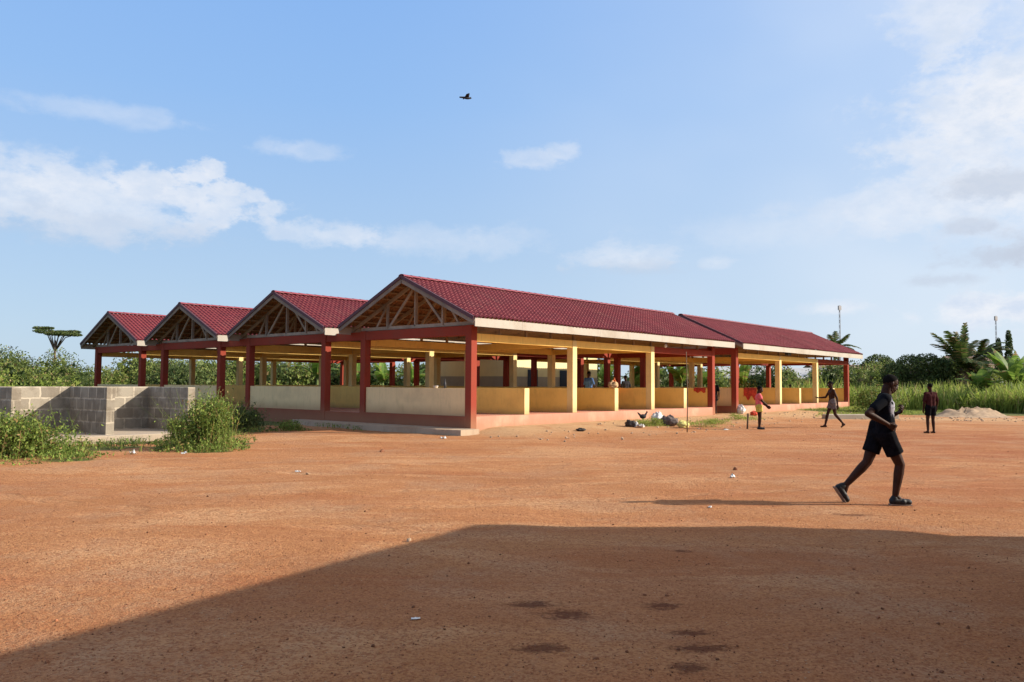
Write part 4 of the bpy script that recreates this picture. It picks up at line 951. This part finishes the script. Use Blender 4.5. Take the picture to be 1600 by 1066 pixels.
mast('thin radio mast on the horizon near the right edge by the evergreens', (90.5, 150, 0), 14.8)

# ------------------------------------------------------------------ small things in the yard
def rock(m, c, r, fl=.6):
    rot = Quaternion(Vector(rng.normal(size=3)).normalized(), rng.uniform(0, 6)).to_matrix(); n0 = m.n
    m.ell(c, (r * rng.uniform(.7, 1.3), r * rng.uniform(.7, 1.2), r * fl), rot, 7, 5); m.v[-1] = m.v[-1] + rng.normal(size=m.v[-1].shape) * r * .12
m = MB()
for i in range(6500):
    y = 4.0 + 22 * rng.uniform() ** 1.7; x = rng.uniform(-.68, .68) * y
    if cover(np.array(x), np.array(y)) > .5: continue
    r_ = rng.choice([.004, .006, .009, .014], p=[.62, .30, .07, .01]); rock(m, (x, y, gz1(x, y) + r_ * .2), r_)
m.build('gravel', 'pebble', label='scattered grit and small stones on the laterite yard', cat='gravel', kind='stuff')
m = MB()
for i in range(260):
    u = rng.uniform(-1, 36); v = -rng.uniform(.6, 4.5); x, y, _ = W2(u, v); r_ = rng.uniform(.015, .05); rock(m, (x, y, gz1(x, y) + r_ * .2), r_)
for i in range(160):
    x = rng.uniform(14, 30); y = rng.uniform(36, 42); r_ = rng.uniform(.02, .06); rock(m, (x, y, gz1(x, y) + r_ * .2), r_)
m.build('rubble', 'pale_stone', label='pale rubble strewn along the sheds and the grass edge', cat='rubble', kind='stuff')
for (x, y, r_, mm, lb2) in [(-2.89, 18.10, .06, 'pebble', 'reddish stone lying alone in front of the nearest gable'), (-1.01, 8.08, .03, 'pale_stone', 'small pale stone just outside the shadow edge'), (4.1, 14.8, .05, 'pebble', 'reddish lump of laterite left of the runner'), (9.9, 14.7, .07, 'pebble', 'dark lump of laterite right of the runner')]:
    m = MB(); rock(m, (0, 0, r_ * .3), r_, .7); o = m.build('stone', mm, label=lb2, cat='stone'); o.location = Z(x, y)
def scrap(label, x, y, s_, m_, rz=0, hh=.03, name='litter'):
    n = 7; s_ *= .6; hh *= .6; m = MB(); vs = [(s_ * (i / (n - 1) - .5) * (1 + .3 * rng.normal() * .3), s_ * .6 * (j / (n - 1) - .5) + rng.normal() * s_ * .03, abs(rng.normal()) * hh + .006) for i in range(n) for j in range(n)]
    fs = [(i * n + j, (i + 1) * n + j, (i + 1) * n + j + 1, i * n + j + 1) for i in range(n - 1) for j in range(n - 1)]
    m.add(vs, fs, True); o = m.build(name, m_, label=label, cat='litter'); sm = o.modifiers.new('t', 'SOLIDIFY'); sm.thickness = .004; o.location = Z(x, y); o.rotation_euler = (0, 0, rz); return o
scrap('crumpled white plastic scrap left of the runner', 3.70, 13.54, .13, 'white_plastic', .4, .05)
scrap('white paper scrap near the head of the runner shadow', 2.50, 10.19, .10, 'white_plastic', 1.0, .02)
scrap('flat pale scrap in the yard left of centre', -3.69, 14.02, .16, 'white_plastic', .2, .02)
scrap('tan scrap beside the flat pale scrap', -3.45, 13.75, .10, 'pale_stone', .9, .03)
scrap('thin white straw scrap in the shaded foreground', -.62, 5.35, .09, 'white_plastic', .1, .004)
scrap('pale cloth scrap before the apron corner', -1.9, 22.6, .25, 'white_plastic', .3, .05)
scrap('white scrap among weeds by the block stalls', -8.0, 17.1, .22, 'white_plastic', .5, .07)
scrap('white plastic caught in the weeds beside the rounded bush', -7.0, 17.3, .2, 'white_plastic', .5, .04)
scrap('flat white plate beside the child in pink', 7.4, 27.8, .3, 'white_plastic', .5, .03)
def bundle(label, x, y, r_, h, m_, name='sack', z=None, cat='sack'):
    m = MB(); m.ell((0, 0, h * .40), (r_, r_ * .75, h * .52), None, 30, 20); v = m.v[-1]; k = 9 / (r_ + .1); ph = rng.uniform(0, 6, 6)
    d = sum(np.sin(v[:, i % 3] * k * (1 + .6 * i) + ph[i] + 1.7 * np.sin(v[:, (i + 1) % 3] * k * .8 + ph[5 - i])) * (.8 ** i) for i in range(6))
    v *= (1 + .085 * d)[:, None]; v[:, 2] = np.maximum(v[:, 2], -.01)
    o = m.build(name, m_, label=label, cat=cat); o.location = (x, y, gz1(x, y) if z is None else z); o.rotation_euler = (0, 0, rng.uniform(0, 6)); return o
bundle('grey white rubbish sack on the bank by the sheds', 5.75, 29.5, .33, .38, 'grey_cloth')
bundle('white crumpled bag lying against the grey sack', 5.45, 30.1, .26, .42, 'white_cloth')
bundle('yellow bag right of the grey sack', 6.15, 28.9, .24, .26, 'yellow_sack')
bundle('dark bundle left of the hen', 4.15, 28.2, .2, .24, 'dark_rubbish')
scrap('torn white sheeting beside the dark bundle', 4.45, 28.1, .6, 'white_cloth', -.6, .12)
bundle('dark rag on the bank below the first divider post', 2.2, 25.6, .16, .1, 'dark_rubbish', 'rag')
bundle('tan sack resting on top of the third divider post', *W2(1.5 * BAY, .15)[:2], .24, .28, 'tan_sack', z=ZW)
bundle('blue and white bundle beside the red column of the far shed', 11.0, 38.9, .3, .45, 'white_cloth', z=.18)
bundle('red bag on the step beside the white bundle', 11.3, 37.6, .22, .22, 'red_cloth')
bundle('orange pot standing inside the shed left of the second yellow column', *W2(10.3, 1.6)[:2], .16, .5, 'orange_plastic', 'pot', ZW - .1, 'pot')
# red cloths over the dividers; the first is added in place of a paint stain
def cloth(label, u, v, wd, drop, m_):
    n = 12; m = MB(); vs = []; path = [(-.14, -drop), (-.135, -drop * .4), (-.12, .012), (0, .022), (.12, .012), (.135, -.12)]
    for i in range(n):
        for (du, dz) in path: vs.append((du + (.012 * math.sin(i * 1.7) if abs(du) > .125 else 0), wd * i / (n - 1), dz * (1 + .25 * math.sin(i * 1.1)) if dz < 0 else dz))
    k = len(path); m.add(vs, [(i * k + j, (i + 1) * k + j, (i + 1) * k + j + 1, i * k + j + 1) for i in range(n - 1) for j in range(k - 1)], True)
    o = m.build('hanging_cloth', m_, label=label, cat='cloth'); o.location = W2(u, v, ZW); o.rotation_euler = (0, 0, ROT); return o
cloth('added red cloth standing in for a paint stain on the divider left of the end red column', 3 * BAY, .35, .6, .18, 'red_cloth')
cloth('long red cloth on the divider behind the child in pink', S2 + BAY * .5, .1, .7, .5, 'red_cloth')
bt = empty('bottle', W2(.145, 1.28, ZW), 0, label='dark bottle standing on the front wall of the nearest gable', cat='bottle')
MB().tube([(0, 0, 0), (0, 0, .14), (0, 0, .2), (0, 0, .26)], [.04, .04, .016, .014], 10).build('glass', 'dark_metal', bt); MB().tube([(0, 0, .26), (0, 0, .28)], .018, 8).build('cap', 'dark_metal', bt)
o = MB().tube([(0, 0, 0), (0, 0, .07), (0, 0, .075)], [.06, .085, .09], 12).build('bowl', 'white_plastic', None, label='white bowl on the front wall left of the bottle', cat='bowl'); o.location = W2(.145, 1.7, ZW)

# poles, stake, kerb, sand heap, hen, bird
pl_ = MB().tube([(0, 0, -.1), (.02, 0, 1.3), (-.01, .02, 2.62)], [.019, .016, .013], 7).build('wooden_pole', 'pole_wood', None, label='thin upright wooden pole standing in the yard before the sheds', cat='pole'); pl_.location = Z(5.72, 26.3)
st_ = MB().tube([(0, 0, -.1), (.03, 0, .55)], [.035, .03], 7).build('stake', 'pole_wood', None, label='short wooden stake in the ground left of the child in pink', cat='stake'); st_.location = Z(8.35, 28.6)
kb = MB().box(0, 3.6, 0, .5, -.05, .22).build('kerb_stone', 'grey_plaster', None, .03, label='low grey concrete kerb length at the yard edge right of the walker', cat='kerb'); kb.location = (14.6, 37.3, 0); kb.rotation_euler = (0, 0, R(8))
n = 26; m = MB(); vs = []
for i in range(n):
    for j in range(n):
        x, y = (i / (n - 1) - .5) * 4.6, (j / (n - 1) - .5) * 3; h = .42 * math.exp(-(x / 1.15) ** 2 - (y / .8) ** 2) + .22 * math.exp(-((x - 1.1) / .6) ** 2 - (y / .6) ** 2) + .15 * math.exp(-((x + 1.1) / .5) ** 2 - (y / .6) ** 2); vs.append((x, y, h * (1 + .18 * rng.normal()) - .03))
m.add(vs, [(i * n + j, (i + 1) * n + j, (i + 1) * n + j + 1, i * n + j + 1) for i in range(n - 1) for j in range(n - 1)], True)
o = m.build('sand_heap', 'sand', None, label='low heap of pale sand at the edge of the tall grass', cat='sand heap'); o.location = (23.6, 41.6, 0)
hen = empty('hen', Z(4.95, 30.4), .3, label='dark hen on the bank in front of the sheds', cat='hen')
m = MB(); m.ell((0, 0, .25), (.17, .10, .11)); m.capsule((.10, 0, .28), (.19, 0, .42), .06, .035); m.ell((.21, 0, .45), (.045, .035, .04)); m.capsule((-.12, 0, .29), (-.26, 0, .42), .06, .03); m.capsule((.24, 0, .445), (.275, 0, .44), .012, .004)
for k in (-1, 1): m.capsule((0, .04 * k, .18), (.01, .045 * k, .02), .018, .010); m.capsule((.01, .045 * k, .012), (.06, .05 * k, .008), .010, .006)
hen.scale = (.8, .8, .8)
m.remesh('body', 'feather', hen, .01, 3); MB().ell((.205, 0, .495), (.035, .008, .022)).build('comb', 'red_cloth', hen)
bd = empty('bird', (-1.9, 32, 13.1), .4, label='small dark bird flying high in the blue sky', cat='bird')
m = MB(); m.ell((0, 0, 0), (.17, .06, .055)); m.ell((.16, 0, .02), (.05, .04, .04)); m.capsule((.19, 0, .02), (.24, 0, .015), .012, .004); m.capsule((-.12, 0, 0), (-.28, 0, -.01), .04, .03)
m.remesh('body', 'feather', bd, .008, 3)
for k in (-1, 1):
    m = MB(); m.add([(.09, .03 * k, .02), (.06, .20 * k, .10), (-.02, .38 * k, .06), (-.08, .20 * k, .07), (-.08, .03 * k, .02)], [(0, 1, 3, 4), (1, 2, 3)], True); o = m.build('wing', 'feather', bd); sm = o.modifiers.new('t', 'SOLIDIFY'); sm.thickness = .012
